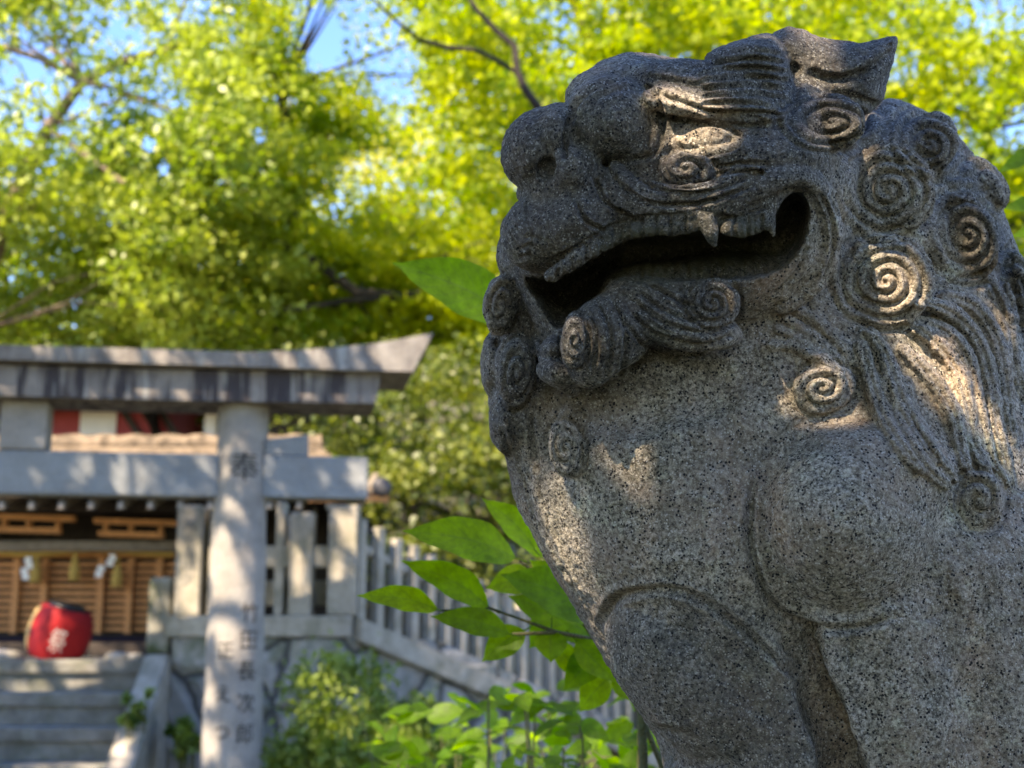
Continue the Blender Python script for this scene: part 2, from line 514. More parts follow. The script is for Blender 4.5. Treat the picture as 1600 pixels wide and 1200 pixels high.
# wrinkles over the mouth and on the lip front
for P in ([(965, 285), (1005, 314), (1060, 320), (1120, 311), (1180, 288)], [(990, 272), (1030, 296), (1085, 303), (1140, 290), (1175, 270)],
          [(1120, 262), (1160, 255), (1200, 256)], [(1118, 272), (1160, 268), (1195, 270)], [(800, 345), (815, 372), (830, 368), (850, 380)], [(795, 362), (812, 388), (828, 384), (846, 396)],
          [(792, 378), (808, 402), (826, 400), (842, 410)], [(825, 310), (822, 340), (832, 372), (826, 405)], [(1280, 300), (1300, 345), (1300, 400), (1280, 450)],
          [(1262, 385), (1245, 425), (1205, 462)], [(930, 280), (945, 315), (990, 340)], [(900, 310), (915, 345), (950, 362)]):
    groove(P, 1.8 if P[0][0] < 826 else 4.4, 3.2)
# brow hair
for i in range(8):
    t = i / 7
    groove([(1085 + 10 * t, 96 + 78 * t), (1130 + 6 * t, 84 + 90 * t), (1180 + 6 * t, 78 + 98 * t), (1232 - 4 * t, 88 + 92 * t)], 4.2, 3.2)
for P in ([(1010, 140), (1060, 158), (1120, 176), (1200, 186)], [(1030, 178), (1080, 190), (1150, 196), (1210, 196)], [(1005, 120), (1060, 128), (1120, 140)]):
    groove(P, 3.5, 4)
groove([(1058, 212), (1080, 200), (1110, 196), (1140, 202), (1158, 214)], 5, 3.5)
groove([(1053, 222), (1075, 236), (1110, 240), (1145, 232), (1160, 218)], 5, 3.5)
# nose bridge rings
groove([(882, 250), (884, 215), (900, 165), (935, 135), (985, 118)], 7, 4.5)
groove([(1010, 130), (1030, 165), (1034, 205), (1020, 240), (980, 252)], 6, 4.5)
groove([(925, 160), (960, 140), (1000, 138)], 2.5, 5)
# ear folds
groove([(1262, 110), (1290, 122), (1330, 120), (1370, 100), (1398, 76)], 5, 6)
groove([(1238, 95), (1246, 130), (1238, 160)], 5, 6)
# gaps between the teeth
for a, b in zip(TEETH[:-1], TEETH[1:]):
    if b[0] - a[0] < 40: groove([((a[0] + b[0]) / 2, a[1] - 8), ((a[0] + b[0]) / 2 - 1, a[1] + 4), ((a[0] + b[0]) / 2, a[1] + 24)], 3.0, 2.6, False)
groove([(862, 408), (906, 382), (950, 356), (994, 341), (1040, 336), (1085, 334)], 3.0, 3)
groove([(1128, 338), (1160, 338), (1200, 322)], 3.0, 3)
# mane strands and far side
for s in STRANDS: groove([(x + 2, y) for x, y in s], 2.2, 3)
for P in ([(770, 640), (790, 690), (808, 760)], [(800, 650), (806, 700), (822, 770), (850, 850)], [(830, 620), (832, 690), (842, 740)], [(1345, 352), (1330, 380), (1328, 410)],
          [(1460, 270), (1500, 300), (1520, 310)], [(1310, 215), (1330, 240), (1332, 270)], [(1480, 440), (1520, 430), (1560, 420)], [(1560, 330), (1575, 380), (1580, 440)],
          [(1452, 385), (1470, 420), (1510, 445), (1560, 440)], [(1340, 500), (1380, 515), (1420, 505)], [(1490, 270), (1525, 280), (1548, 320)]):
    groove(P, 3.6, 4.5)
# furrows inside the mouth
for i in range(14):
    x = 975 + i * 18; groove([(x, 395 + 4 * (i % 3)), (x + 8, 415), (x + 2 + 5 * (i % 2), 438)], 1.3 + 0.5 * (i % 3), 3.5)
# creases of breast, shoulder and leg
groove([(948, 985), (946, 960), (965, 935), (1005, 924), (1055, 923), (1110, 945), (1165, 987), (1225, 1042), (1252, 1062)], 6, 6)
groove([(1180, 740), (1172, 800), (1174, 860), (1192, 920), (1225, 962), (1290, 982), (1350, 978), (1410, 958)], 6, 6)
groove([(1180, 740), (1205, 700), (1240, 668), (1290, 650)], 3, 8)
groove([(1262, 975), (1268, 1010), (1292, 1070), (1322, 1140), (1342, 1210)], 8, 8)
groove([(1327, 985), (1330, 1010), (1326, 1050)], 3, 4)
groove([(1488, 925), (1478, 950), (1440, 970)], 3, 8)
groove([(1020, 1140), (1070, 1150), (1120, 1185), (1160, 1210)], 4, 8)
HM = blur2(HM, 1, 1) * 1.7
# hewn unevenness: low, broad waves so that no surface is perfectly round
def sample(M, px, py):
    i = np.clip((px - HX[0]) / HS, 0, M.shape[0] - 1.001); j = np.clip((py - HY[0]) / HS, 0, M.shape[1] - 1.001)
    i0, j0 = i.astype(int), j.astype(int); a, b = i - i0, j - j0
    return M[i0, j0] * (1 - a) * (1 - b) + M[i0 + 1, j0] * a * (1 - b) + M[i0, j0 + 1] * (1 - a) * b + M[i0 + 1, j0 + 1] * a * b
_rs = np.random.RandomState(4)
_und = sum(np.sin(SV @ (_rs.normal(size=3) / L) + _rs.uniform(0, 6.28)) * L * 0.012 for L in (45, 38, 30, 24, 18, 14, 11, 9, 8, 7))
def vnoise(p, L, seed):
    q = p / L + 100.0; i = np.floor(q).astype(np.int64); f = q - i; f = f * f * (3 - 2 * f); r = 0
    for c in range(8):
        d = np.array([c & 1, c >> 1 & 1, c >> 2 & 1]); k = i + d
        h = (k[:, 0] * 73856093 ^ k[:, 1] * 19349663 ^ k[:, 2] * 83492791 ^ seed * 2654435761) & 0xFFFFFF
        h = ((h * 1103515245 + 12345) >> 4 & 0xFFFF) / 65535.0 - 0.5
        r = r + h * np.prod(np.where(d, f, 1 - f), axis=1)
    return r
_und = _und * 0.8 + vnoise(SV, 30, 1) * 6.5 + vnoise(SV, 14, 2) * 4.2 + vnoise(SV, 7, 3) * 3.4 - 3.2 * np.clip(vnoise(SV, 11, 4) * 2 - 0.35, 0, 1)
_fw = np.clip((_n[:, 2] - 0.02) / 0.3, 0, 1)
_in = (SV[:, 0] > 722) & (SV[:, 0] < 1655) & (SV[:, 1] > 22) & (SV[:, 1] < 1235) & (SV[:, 2] > -60)
SV = SV + _n * (sample(HM, SV[:, 0], SV[:, 1]) * _fw * _in + _und * 0.6)[:, None]
SW = sculpt_to_world(SV)
SN = vert_normals(SW, SQ)

# ---- stains: soot and lichen darken the head, painted shade darkens the lower body (broken up in the shader)
def region(poly, soft):
    s = hwin((720, 20), (1660, 1240))
    return np.clip(sdist(HXg[s], HYg[s], crom(poly, 4)) / soft + 0.5, 0, 1)
DARK = region([(700, 100), (860, 140), (1000, 60), (1130, 30), (1420, 20), (1420, 160), (1330, 250), (1290, 330), (1220, 400), (1150, 530), (1060, 580), (930, 640), (860, 640), (800, 780), (740, 700), (740, 400)], 110)
DARK = np.maximum(DARK * 0.95, 0.8 * region([(1420, 130), (1500, 180), (1580, 280), (1650, 420), (1650, 560), (1540, 470), (1420, 260), (1330, 210)], 120))
DARK = DARK * (1 - 0.75 * region([(1000, 148), (1050, 138), (1110, 158), (1150, 178), (1080, 180), (1010, 172)], 20)) * (1 - 0.75 * region([(1055, 205), (1100, 198), (1150, 205), (1155, 225), (1100, 236), (1050, 228)], 14))
DARK = np.maximum(DARK, 0.72 * region([(780, 700), (830, 760), (900, 900), (1000, 940), (1100, 900), (1250, 1040), (1330, 1250), (1000, 1250), (860, 900)], 120))  # shade on the lower body, put into the stone colour
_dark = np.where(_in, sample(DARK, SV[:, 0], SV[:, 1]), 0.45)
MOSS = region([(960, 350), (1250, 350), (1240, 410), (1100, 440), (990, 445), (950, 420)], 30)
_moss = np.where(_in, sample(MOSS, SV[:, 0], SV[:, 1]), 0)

# ---- cut the one carved surface into its parts; shared rims and shared normals keep it seamless
LAB = np.zeros(HXg.shape, np.int32)
PART_NAMES = {0: ('body', None)}
def part(name, poly=None, ellp=None, label=None):
    i = len(PART_NAMES); PART_NAMES[i] = (name, label)
    if poly is not None:
        m = inside(HXg, HYg, crom(poly, 4))
    else:
        cx, cy, rx, ry, rot = ellp; a = R(rot); x, y = HXg - cx, HYg - cy
        m = ((x * math.cos(a) + y * math.sin(a)) / rx) ** 2 + ((-x * math.sin(a) + y * math.cos(a)) / ry) ** 2 < 1.08
    LAB[m] = i
part('head', [(700, 100), (860, 120), (1000, 40), (1130, 30), (1260, 150), (1330, 240), (1330, 330), (1305, 430), (1230, 500), (1170, 540), (1060, 565), (930, 615), (870, 610), (812, 500), (790, 432), (740, 420)])
part('foreleg', [(1262, 985), (1330, 984), (1400, 962), (1470, 915), (1530, 990), (1580, 1100), (1600, 1300), (1350, 1300), (1300, 1090)])
part('shoulder', [(1172, 800), (1182, 735), (1240, 662), (1330, 650), (1420, 705), (1480, 790), (1490, 890), (1410, 960), (1290, 982), (1215, 955), (1180, 895)])
part('lower_jaw', [(965, 448), (1050, 440), (1150, 440), (1190, 470), (1165, 535), (1060, 562), (930, 612), (870, 606), (850, 560), (862, 522), (905, 512), (935, 488)])
part('mouth', MOUTH)
part('tooth', [(855, 432), (850, 416), (925, 372), (970, 347), (1085, 336), (1150, 338), (1210, 318), (1216, 356), (1150, 362), (1128, 360), (1115, 378), (1098, 362), (985, 364), (930, 394), (880, 420)])
part('nose', [(778, 235), (800, 190), (845, 160), (884, 160), (884, 240), (872, 290), (828, 305), (790, 280)])
part('eye', ellp=(1103, 218, 56, 23, -3))
part('brow_tuft', [(1090, 100), (1108, 70), (1190, 45), (1218, 52), (1240, 110), (1236, 150), (1220, 178), (1120, 160)], label='combed hair tuft carved above the eye')
part('ear', [(1218, 52), (1245, 36), (1405, 50), (1378, 158), (1300, 150), (1250, 150), (1240, 110)])
for c in CURLS: part('mane_curl', ellp=c[:5])
part('beard_curl', ellp=(1115, 473, 42, 42, 0))
part('beard_curl', ellp=(898, 533, 24, 46, 4))

def granite():
    m, nt, b = new_mat('weathered_granite')
    tc = nt.nodes.new('ShaderNodeTexCoord'); P = tc.outputs['Object']
    dk = nd(nt, 'ShaderNodeAttribute'); dk.attribute_name = 'soot_shade'
    ms = nd(nt, 'ShaderNodeAttribute'); ms.attribute_name = 'moss'
    grain = noise(nt, P, 250, 3, 0.78)
    fine = noise(nt, P, 900, 2, 0.6)
    broad = noise(nt, P, 9, 5, 0.6)
    mid = noise(nt, P, 34, 5, 0.65)
    col = ramp(nt, grain, [(0.32, (0.03, 0.03, 0.03)), (0.42, (0.185, 0.165, 0.132)), (0.51, (0.36, 0.327, 0.27)), (0.64, (0.64, 0.585, 0.49))])
    col = mixc(nt, ramp(nt, broad, [(0.42, 0.0), (0.66, 0.6)]), col, (0.34, 0.25, 0.185), 'MIX')
    col = mixc(nt, ramp(nt, mid, [(0.38, 0.55), (0.62, 0.0)]), col, mixc(nt, 1.0, col, (0.60, 0.64, 0.58), 'MULTIPLY'))
    mpv = nt.nodes.new('ShaderNodeMapping'); mpv.inputs['Scale'].default_value = (1.0, 1.0, 0.16); nt.links.new(P, mpv.inputs['Vector'])
    col = mixc(nt, ramp(nt, noise(nt, mpv.outputs[0], 26, 4, 0.6), [(0.52, 0.0), (0.68, 0.5)]), col, mixc(nt, 1.0, col, (0.50, 0.52, 0.47), 'MULTIPLY'))
    col = mixc(nt, ramp(nt, noise(nt, mpv.outputs[0], 15, 4, 0.6), [(0.55, 0.0), (0.70, 0.55)]), col, mixc(nt, 1.0, col, (1.35, 1.10, 0.92), 'MULTIPLY'))
    # soot and lichen, and the painted shade of the lower body
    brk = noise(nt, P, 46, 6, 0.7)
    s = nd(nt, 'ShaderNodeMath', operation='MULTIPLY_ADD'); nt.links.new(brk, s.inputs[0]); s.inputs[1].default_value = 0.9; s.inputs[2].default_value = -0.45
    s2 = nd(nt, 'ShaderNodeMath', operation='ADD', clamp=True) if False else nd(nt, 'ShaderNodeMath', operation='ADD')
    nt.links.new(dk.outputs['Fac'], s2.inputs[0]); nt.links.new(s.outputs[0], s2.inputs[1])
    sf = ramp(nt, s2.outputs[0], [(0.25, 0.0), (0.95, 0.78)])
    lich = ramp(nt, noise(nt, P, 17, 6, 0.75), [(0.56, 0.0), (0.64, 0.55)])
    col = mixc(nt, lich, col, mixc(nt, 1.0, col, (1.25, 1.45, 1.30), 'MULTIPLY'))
    soot_shade_c = ramp(nt, noise(nt, P, 260, 4, 0.8), [(0.38, (0.010, 0.011, 0.013)), (0.50, (0.042, 0.044, 0.045)), (0.58, (0.11, 0.114, 0.108)), (0.68, (0.27, 0.27, 0.245))])
    col = mixc(nt, sf, col, soot_shade_c)
    # dark mica flecks
    vor = nd(nt, 'ShaderNodeTexVoronoi', Scale=290.0, Randomness=1.0); nt.links.new(P, vor.inputs['Vector'])
    fl = ramp(nt, vor.outputs['Distance'], [(0.30, 1.0), (0.42, 0.0)])
    keep = ramp(nt, noise(nt, P, 120, 2), [(0.50, 0.0), (0.56, 1.0)])
    f2 = nd(nt, 'ShaderNodeMath', operation='MULTIPLY'); nt.links.new(fl, f2.inputs[0]); nt.links.new(keep, f2.inputs[1])
    col = mixc(nt, f2.outputs[0], col, (0.018, 0.018, 0.02))
    # pale feldspar grains
    vo2 = nd(nt, 'ShaderNodeTexVoronoi', Scale=370.0, Randomness=1.0); nt.links.new(P, vo2.inputs['Vector'])
    w2 = ramp(nt, vo2.outputs['Distance'], [(0.28, 0.8), (0.42, 0.0)])
    k2 = ramp(nt, noise(nt, P, 150, 2), [(0.50, 0.0), (0.58, 1.0)])
    f3 = nd(nt, 'ShaderNodeMath', operation='MULTIPLY'); nt.links.new(w2, f3.inputs[0]); nt.links.new(k2, f3.inputs[1])
    col = mixc(nt, f3.outputs[0], col, mixc(nt, sf, (0.62, 0.58, 0.50), (0.30, 0.31, 0.29)))
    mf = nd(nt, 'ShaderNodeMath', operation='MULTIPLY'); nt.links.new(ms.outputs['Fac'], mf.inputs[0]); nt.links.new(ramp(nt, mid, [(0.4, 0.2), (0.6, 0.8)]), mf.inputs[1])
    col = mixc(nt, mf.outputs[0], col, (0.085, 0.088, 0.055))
    nt.links.new(col, b.inputs['Base Color'])
    b.inputs['Roughness'].default_value = 0.88
    b.inputs['Specular IOR Level'].default_value = 0.25
    h = nd(nt, 'ShaderNodeMath', operation='MULTIPLY_ADD'); nt.links.new(mid, h.inputs[0]); h.inputs[1].default_value = 1.6; nt.links.new(grain, h.inputs[2])
    h2 = nd(nt, 'ShaderNodeMath', operation='MULTIPLY_ADD'); nt.links.new(fine, h2.inputs[0]); h2.inputs[1].default_value = 0.45; nt.links.new(h.outputs[0], h2.inputs[2])
    mpt = nt.nodes.new('ShaderNodeMapping'); mpt.inputs['Scale'].default_value = (1.0, 1.0, 0.30); mpt.inputs['Rotation'].default_value = (0.5, 0.35, 0.0); nt.links.new(P, mpt.inputs['Vector'])
    h3 = nd(nt, 'ShaderNodeMath', operation='MULTIPLY_ADD'); nt.links.new(noise(nt, mpt.outputs[0], 170, 3, 0.6), h3.inputs[0]); h3.inputs[1].default_value = 0.9; nt.links.new(h2.outputs[0], h3.inputs[2])
    bump(nt, b, h3.outputs[0], 0.9, 0.004)
    return m
M_GRANITE = granite()

STATUE_BASE = at_y(1420, 1640, D0 * 1.0)
STATUE_BASE.z = SW[:, 2].min() + 0.02
statue = empty('guardian_lion_statue', STATUE_BASE, 'large weathered granite guardian lion with open mouth and curled mane in the right foreground', 'statue')
def split_parts():
    fc = SV[SQ].mean(1)
    fw = _n[SQ].mean(1)[:, 2] > -0.15
    ok = (fc[:, 0] > 722) & (fc[:, 0] < 1655) & (fc[:, 1] > 22) & (fc[:, 1] < 1235) & (fc[:, 2] > -40) & fw
    i = np.clip(((fc[:, 0] - HX[0]) / HS).round().astype(int), 0, LAB.shape[0] - 1); j = np.clip(((fc[:, 1] - HY[0]) / HS).round().astype(int), 0, LAB.shape[1] - 1)
    lab = np.where(ok, LAB[i, j], 0)
    # the head's own back and top belong to the head too
    lab = np.where((lab == 0) & (fc[:, 1] < 300) & (fc[:, 0] < 1200), 1, lab)
    for k, (name, label) in PART_NAMES.items():
        q = SQ[lab == k]
        if not len(q): continue
        u, inv = np.unique(q, return_inverse=True)
        o = mesh_obj(name, SW[u], inv.reshape(-1, 4), M_GRANITE, statue, smooth=True)
        for an, av in (('soot_shade', _dark), ('moss', _moss)):
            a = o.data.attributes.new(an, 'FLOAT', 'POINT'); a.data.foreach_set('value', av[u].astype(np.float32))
        o.data.normals_split_custom_set_from_vertices([tuple(n) for n in SN[u]])
        if label: o['label'] = label
split_parts()
# ================================================================== materials of the place
def stone_mat(name, base, dark, streak=0.0, moss=0.0, warm=0.25):
    m, nt, b = new_mat(name)
    tc = nt.nodes.new('ShaderNodeTexCoord'); P = tc.outputs['Object']
    mid = noise(nt, P, 7, 6, 0.65)
    grain = noise(nt, P, 120, 3, 0.7)
    col = mixc(nt, ramp(nt, mid, [(0.32, 1.0), (0.66, 0.0)]), base, dark)
    col = mixc(nt, ramp(nt, noise(nt, P, 2.2, 4), [(0.42, 0.0), (0.7, warm)]), col, (0.40, 0.33, 0.26))
    col = mixc(nt, ramp(nt, grain, [(0.35, 0.5), (0.6, 0.0)]), col, tuple(c * 0.45 for c in base))
    if streak:
        mp = nt.nodes.new('ShaderNodeMapping'); mp.inputs['Scale'].default_value = (9, 9, 0.9)
        nt.links.new(P, mp.inputs['Vector'])
        st = ramp(nt, noise(nt, mp.outputs[0], 1.3, 4, 0.6), [(0.47, 0.0), (0.56, streak)])
        col = mixc(nt, st, col, (0.028, 0.024, 0.03))
        st2 = ramp(nt, noise(nt, mp.outputs[0], 2.1, 3, 0.6), [(0.56, 0.0), (0.66, 0.5)])
        col = mixc(nt, st2, col, (0.42, 0.43, 0.40))
    if moss:
        mm = ramp(nt, noise(nt, P, 4.5, 5, 0.7), [(0.48, 0.0), (0.62, moss)])
        col = mixc(nt, mm, col, (0.045, 0.065, 0.02))
    nt.links.new(col, b.inputs['Base Color'])
    b.inputs['Roughness'].default_value = 0.9
    b.inputs['Specular IOR Level'].default_value = 0.2
    bump(nt, b, mid, 0.6, 0.02)
    return m

M_TORII = stone_mat('old_torii_stone', (0.32, 0.31, 0.285), (0.19, 0.182, 0.168), streak=0.0)
M_LINTEL = stone_mat('streaked_lintel_stone', (0.235, 0.222, 0.205), (0.11, 0.10, 0.098), streak=0.85)
M_KASAGI = stone_mat('cap_stone', (0.28, 0.268, 0.248), (0.13, 0.122, 0.115), streak=0.25)
M_NUKI = stone_mat('blue_grey_stone', (0.25, 0.275, 0.285), (0.18, 0.195, 0.20), warm=0.08)
M_FENCE = stone_mat('fence_stone', (0.44, 0.405, 0.335), (0.27, 0.25, 0.20), moss=0.35)
M_STEP = stone_mat('step_stone', (0.24, 0.24, 0.215), (0.10, 0.10, 0.088), moss=0.35)
M_MOSSY = stone_mat('mossy_stone', (0.28, 0.28, 0.24), (0.10, 0.10, 0.07), moss=0.9)

def rubble_mat():
    m, nt, b = new_mat('rubble_wall_stone')
    tc = nt.nodes.new('ShaderNodeTexCoord'); P = tc.outputs['Object']
    wob = nt.nodes.new('ShaderNodeMix'); wob.data_type = 'VECTOR'
    n = nt.nodes.new('ShaderNodeTexNoise'); n.inputs['Scale'].default_value = 3; nt.links.new(P, n.inputs['Vector'])
    wob.inputs[0].default_value = 0.16
    nt.links.new(P, wob.inputs[4]); nt.links.new(n.outputs['Color'], wob.inputs[5])
    v = nt.nodes.new('ShaderNodeTexVoronoi'); v.inputs['Scale'].default_value = 2.6
    nt.links.new(wob.outputs[1], v.inputs['Vector'])
    e = nt.nodes.new('ShaderNodeTexVoronoi'); e.inputs['Scale'].default_value = 2.6; e.feature = 'DISTANCE_TO_EDGE'
    nt.links.new(wob.outputs[1], e.inputs['Vector'])
    bwn = nt.nodes.new('ShaderNodeRGBToBW'); nt.links.new(v.outputs['Color'], bwn.inputs[0])
    col = ramp(nt, bwn.outputs[0], [(0.2, (0.24, 0.235, 0.215)), (0.5, (0.34, 0.33, 0.30)), (0.8, (0.40, 0.375, 0.33))])
    col = mixc(nt, ramp(nt, noise(nt, P, 9, 6, 0.7), [(0.36, 0.7), (0.62, 0.0)]), col, (0.15, 0.15, 0.14))
    col = mixc(nt, ramp(nt, noise(nt, P, 3.4, 4, 0.7), [(0.5, 0.0), (0.64, 0.6)]), col, (0.06, 0.085, 0.03))
    col = mixc(nt, ramp(nt, e.outputs['Distance'], [(0.012, 1.0), (0.05, 0.0)]), col, (0.05, 0.05, 0.045))
    nt.links.new(col, b.inputs['Base Color'])
    b.inputs['Roughness'].default_value = 0.92
    bump(nt, b, ramp(nt, e.outputs['Distance'], [(0.0, 0.0), (0.12, 1.0)]), 0.9, 0.05)
    return m
M_RUBBLE = rubble_mat()

def plain(name, col, rough=0.7, var=0.25, scale=12, metal=0.0, stretch=None):
    m, nt, b = new_mat(name)
    tc = nt.nodes.new('ShaderNodeTexCoord'); P = tc.outputs['Object']
    if stretch:
        mp = nt.nodes.new('ShaderNodeMapping'); mp.inputs['Scale'].default_value = stretch
        nt.links.new(P, mp.inputs['Vector']); P = mp.outputs[0]
    f = ramp(nt, noise(nt, P, scale, 5, 0.6), [(0.3, 1 - var), (0.7, 1 + var)])
    c = mixc(nt, 1.0, col, f, 'MULTIPLY')
    nt.links.new(c, b.inputs['Base Color'])
    b.inputs['Roughness'].default_value = rough
    b.inputs['Metallic'].default_value = metal
    b.inputs['Specular IOR Level'].default_value = 0.3
    return m
M_WOOD = plain('orange_brown_timber', (0.56, 0.25, 0.085), 0.6, 0.35, 6, stretch=(3, 3, 14))
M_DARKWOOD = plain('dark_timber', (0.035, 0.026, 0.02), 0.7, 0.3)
M_GREYWOOD = plain('weathered_timber', (0.20, 0.17, 0.13), 0.8, 0.3)
M_RED = plain('red_lantern_paper', (0.34, 0.010, 0.013), 0.7, 0.12, 20)
M_REDWALL = plain('red_painted_boards', (0.30, 0.04, 0.04), 0.6, 0.2)
M_WHITE = plain('white_plaster', (0.70, 0.69, 0.66), 0.8, 0.05)
M_OLDPAINT = plain('worn_white_paint', (0.34, 0.31, 0.28), 0.8, 0.4, 30)
M_PAPER = plain('white_paper', (0.82, 0.81, 0.77), 0.8, 0.04)
M_STRAW = plain('rice_straw', (0.50, 0.34, 0.09), 0.8, 0.25, 60)
M_GOLD = plain('tarnished_brass', (0.45, 0.30, 0.12), 0.5, 0.2)
M_INK = plain('dark_engraved_ink', (0.035, 0.033, 0.03), 0.9, 0.2)
M_FAINT = plain('worn_engraving', (0.16, 0.165, 0.165), 0.9, 0.2)
M_SHINGLE = plain('weathered_shingles', (0.15, 0.115, 0.08), 0.85, 0.7, 9)
M_TILE = plain('dark_roof_tiles', (0.06, 0.06, 0.065), 0.6, 0.3)
M_BLACK = plain('black_lacquer', (0.012, 0.012, 0.012), 0.35, 0.1)
M_CLOTH = plain('dark_purple_cloth', (0.012, 0.006, 0.016), 0.8, 0.2)

def ground_mat():
    m, nt, b = new_mat('leaf_litter_earth')
    tc = nt.nodes.new('ShaderNodeTexCoord'); P = tc.outputs['Object']
    col = mixc(nt, ramp(nt, noise(nt, P, 1.6, 6, 0.7), [(0.42, 0.0), (0.58, 1.0)]), (0.09, 0.065, 0.04), (0.05, 0.075, 0.02))
    col = mixc(nt, ramp(nt, noise(nt, P, 14, 4, 0.7), [(0.5, 0.0), (0.66, 0.8)]), col, (0.16, 0.11, 0.055))
    nt.links.new(col, b.inputs['Base Color'])
    b.inputs['Roughness'].default_value = 0.95
    bump(nt, b, noise(nt, P, 20, 5, 0.7), 0.8, 0.05)
    return m
M_GROUND = ground_mat()

# ================================================================== shape helpers
def frame_pts(O, t, pts):
    """(along, depth, height) -> world for a frame at O with horizontal direction t"""
    t = Vector((t[0], t[1], 0)).normalized(); n = Vector((-t.y, t.x, 0))
    return [tuple(Vector((O[0], O[1], 0)) + t * a + n * d + Vector((0, 0, h))) for a, d, h in pts]

def box_mb(bm, O, t, a0, a1, d0, d1, h0, h1, bev=0.01, shear=0.0):
    vs = [bm.verts.new(p) for p in frame_pts(O, t, [(a0, d0, h0), (a1, d0, h0), (a1, d1, h0), (a0, d1, h0), (a0, d0, h1), (a1, d0, h1 + shear), (a1, d1, h1 + shear), (a0, d1, h1)])]
    if shear: vs[1].co.z += shear; vs[2].co.z += shear
    fs = [bm.faces.new([vs[i] for i in f]) for f in ((0, 3, 2, 1), (4, 5, 6, 7), (0, 1, 5, 4), (1, 2, 6, 5), (2, 3, 7, 6), (3, 0, 4, 7))]
    if bev:
        es = list({e for f in fs for e in f.edges})
        bmesh.ops.bevel(bm, geom=es, offset=bev, segments=2, affect='EDGES', profile=0.6)

def bm_obj(name, bm, mat, parent=None, smooth=False):
    bm.verts.ensure_lookup_table()
    bmesh.ops.recalc_face_normals(bm, faces=bm.faces)
    off = Vector((0, 0, 0)); p = parent
    while p is not None: off += p.location; p = p.parent
    for v in bm.verts: v.co -= off
    me = bpy.data.meshes.new(name); bm.to_mesh(me); bm.free()
    if smooth: me.polygons.foreach_set('use_smooth', np.ones(len(me.polygons), dtype=bool))
    me.materials.append(mat)
    o = bpy.data.objects.new(name, me); COL.objects.link(o)
    if parent is not None: o.parent = parent
    return o

def box(name, O, t, a, d, h, mat, parent=None, bev=0.01, shear=0.0):
    bm = bmesh.new(); box_mb(bm, O, t, a[0], a[1], d[0], d[1], h[0], h[1], bev, shear)
    return bm_obj(name, bm, mat, parent)

def prism(name, O, t, poly, d0, d1, mat, parent=None, bev=0.012):
    """outline (along, height) given a thickness d0..d1"""
    bm = bmesh.new(); n = len(poly)
    A = [bm.verts.new(p) for p in frame_pts(O, t, [(a, d0, h) for a, h in poly])]
    B = [bm.verts.new(p) for p in frame_pts(O, t, [(a, d1, h) for a, h in poly])]
    bm.faces.new(A); bm.faces.new(B[::-1])
    for i in range(n): bm.faces.new([A[i], B[i], B[(i + 1) % n], A[(i + 1) % n]])
    if bev:
        es = [e for e in bm.edges if len(e.link_faces) == 2 and e.calc_face_angle(0) > 0.6]
        bmesh.ops.bevel(bm, geom=es, offset=bev, segments=2, affect='EDGES', profile=0.6)
    bmesh.ops.triangulate(bm, faces=[f for f in bm.faces if len(f.verts) > 4])
    return bm_obj(name, bm, mat, parent)

def lathe(bm, base, prof, axis=Vector((0, 0, 1)), seg=32):
    """rings (height along axis, radius) closed top and bottom"""
    q = axis.normalized().to_track_quat('Z', 'Y'); rings = []
    for h, r in prof:
        rings.append([bm.verts.new(base + q @ Vector((r * math.cos(2 * math.pi * i / seg), r * math.sin(2 * math.pi * i / seg), h))) for i in range(seg)])
    for a, b in zip(rings[:-1], rings[1:]):
        for i in range(seg): bm.faces.new([a[i], a[(i + 1) % seg], b[(i + 1) % seg], b[i]])
    bm.faces.new(rings[0][::-1]); bm.faces.new(rings[-1])

def limb_mesh(paths, seg=8):
    """tapered limbs: list of [(point, radius), ...] -> verts, quads"""
    V, Q = [], []
    for path in paths:
        n = len(path)
        for i, (p, r) in enumerate(path):
            a = path[max(0, i - 1)][0]; b = path[min(n - 1, i + 1)][0]
            q = (b - a).normalized().to_track_quat('Z', 'Y')
            for k in range(seg):
                th = 2 * math.pi * k / seg
                V.append(tuple(p + q @ Vector((r * math.cos(th), r * math.sin(th), 0))))
        o = len(V) - n * seg
        for i in range(n - 1):
            for k in range(seg):
                Q.append((o + i * seg + k, o + i * seg + (k + 1) % seg, o + (i + 1) * seg + (k + 1) % seg, o + (i + 1) * seg + k))
    return np.array(V), np.array(Q, np.int32)

def glyphs(text, size):
    c = bpy.data.curves.new('writing', 'FONT'); c.body = text; c.size = size; c.align_x = 'CENTER'
    o = bpy.data.objects.new('writing', c); COL.objects.link(o)
    bpy.context.view_layer.update()
    me = bpy.data.meshes.new_from_object(o.evaluated_get(bpy.context.evaluated_depsgraph_get()))
    bpy.data.objects.remove(o); bpy.data.curves.remove(c)
    bm = bmesh.new(); bm.from_mesh(me); bpy.data.meshes.remove(me)
    xs = [v.co.x for v in bm.verts]; ys = [v.co.y for v in bm.verts]
    cx, cy = (min(xs) + max(xs)) / 2, (min(ys) + max(ys)) / 2
    for v in bm.verts: v.co.x -= cx; v.co.y -= cy
    for k in range(1, 8):
        x = -size * 0.5 + size * k / 8
        bmesh.ops.bisect_plane(bm, geom=bm.verts[:] + bm.edges[:] + bm.faces[:], plane_co=(x, 0, 0), plane_no=(1, 0, 0))
    return bm

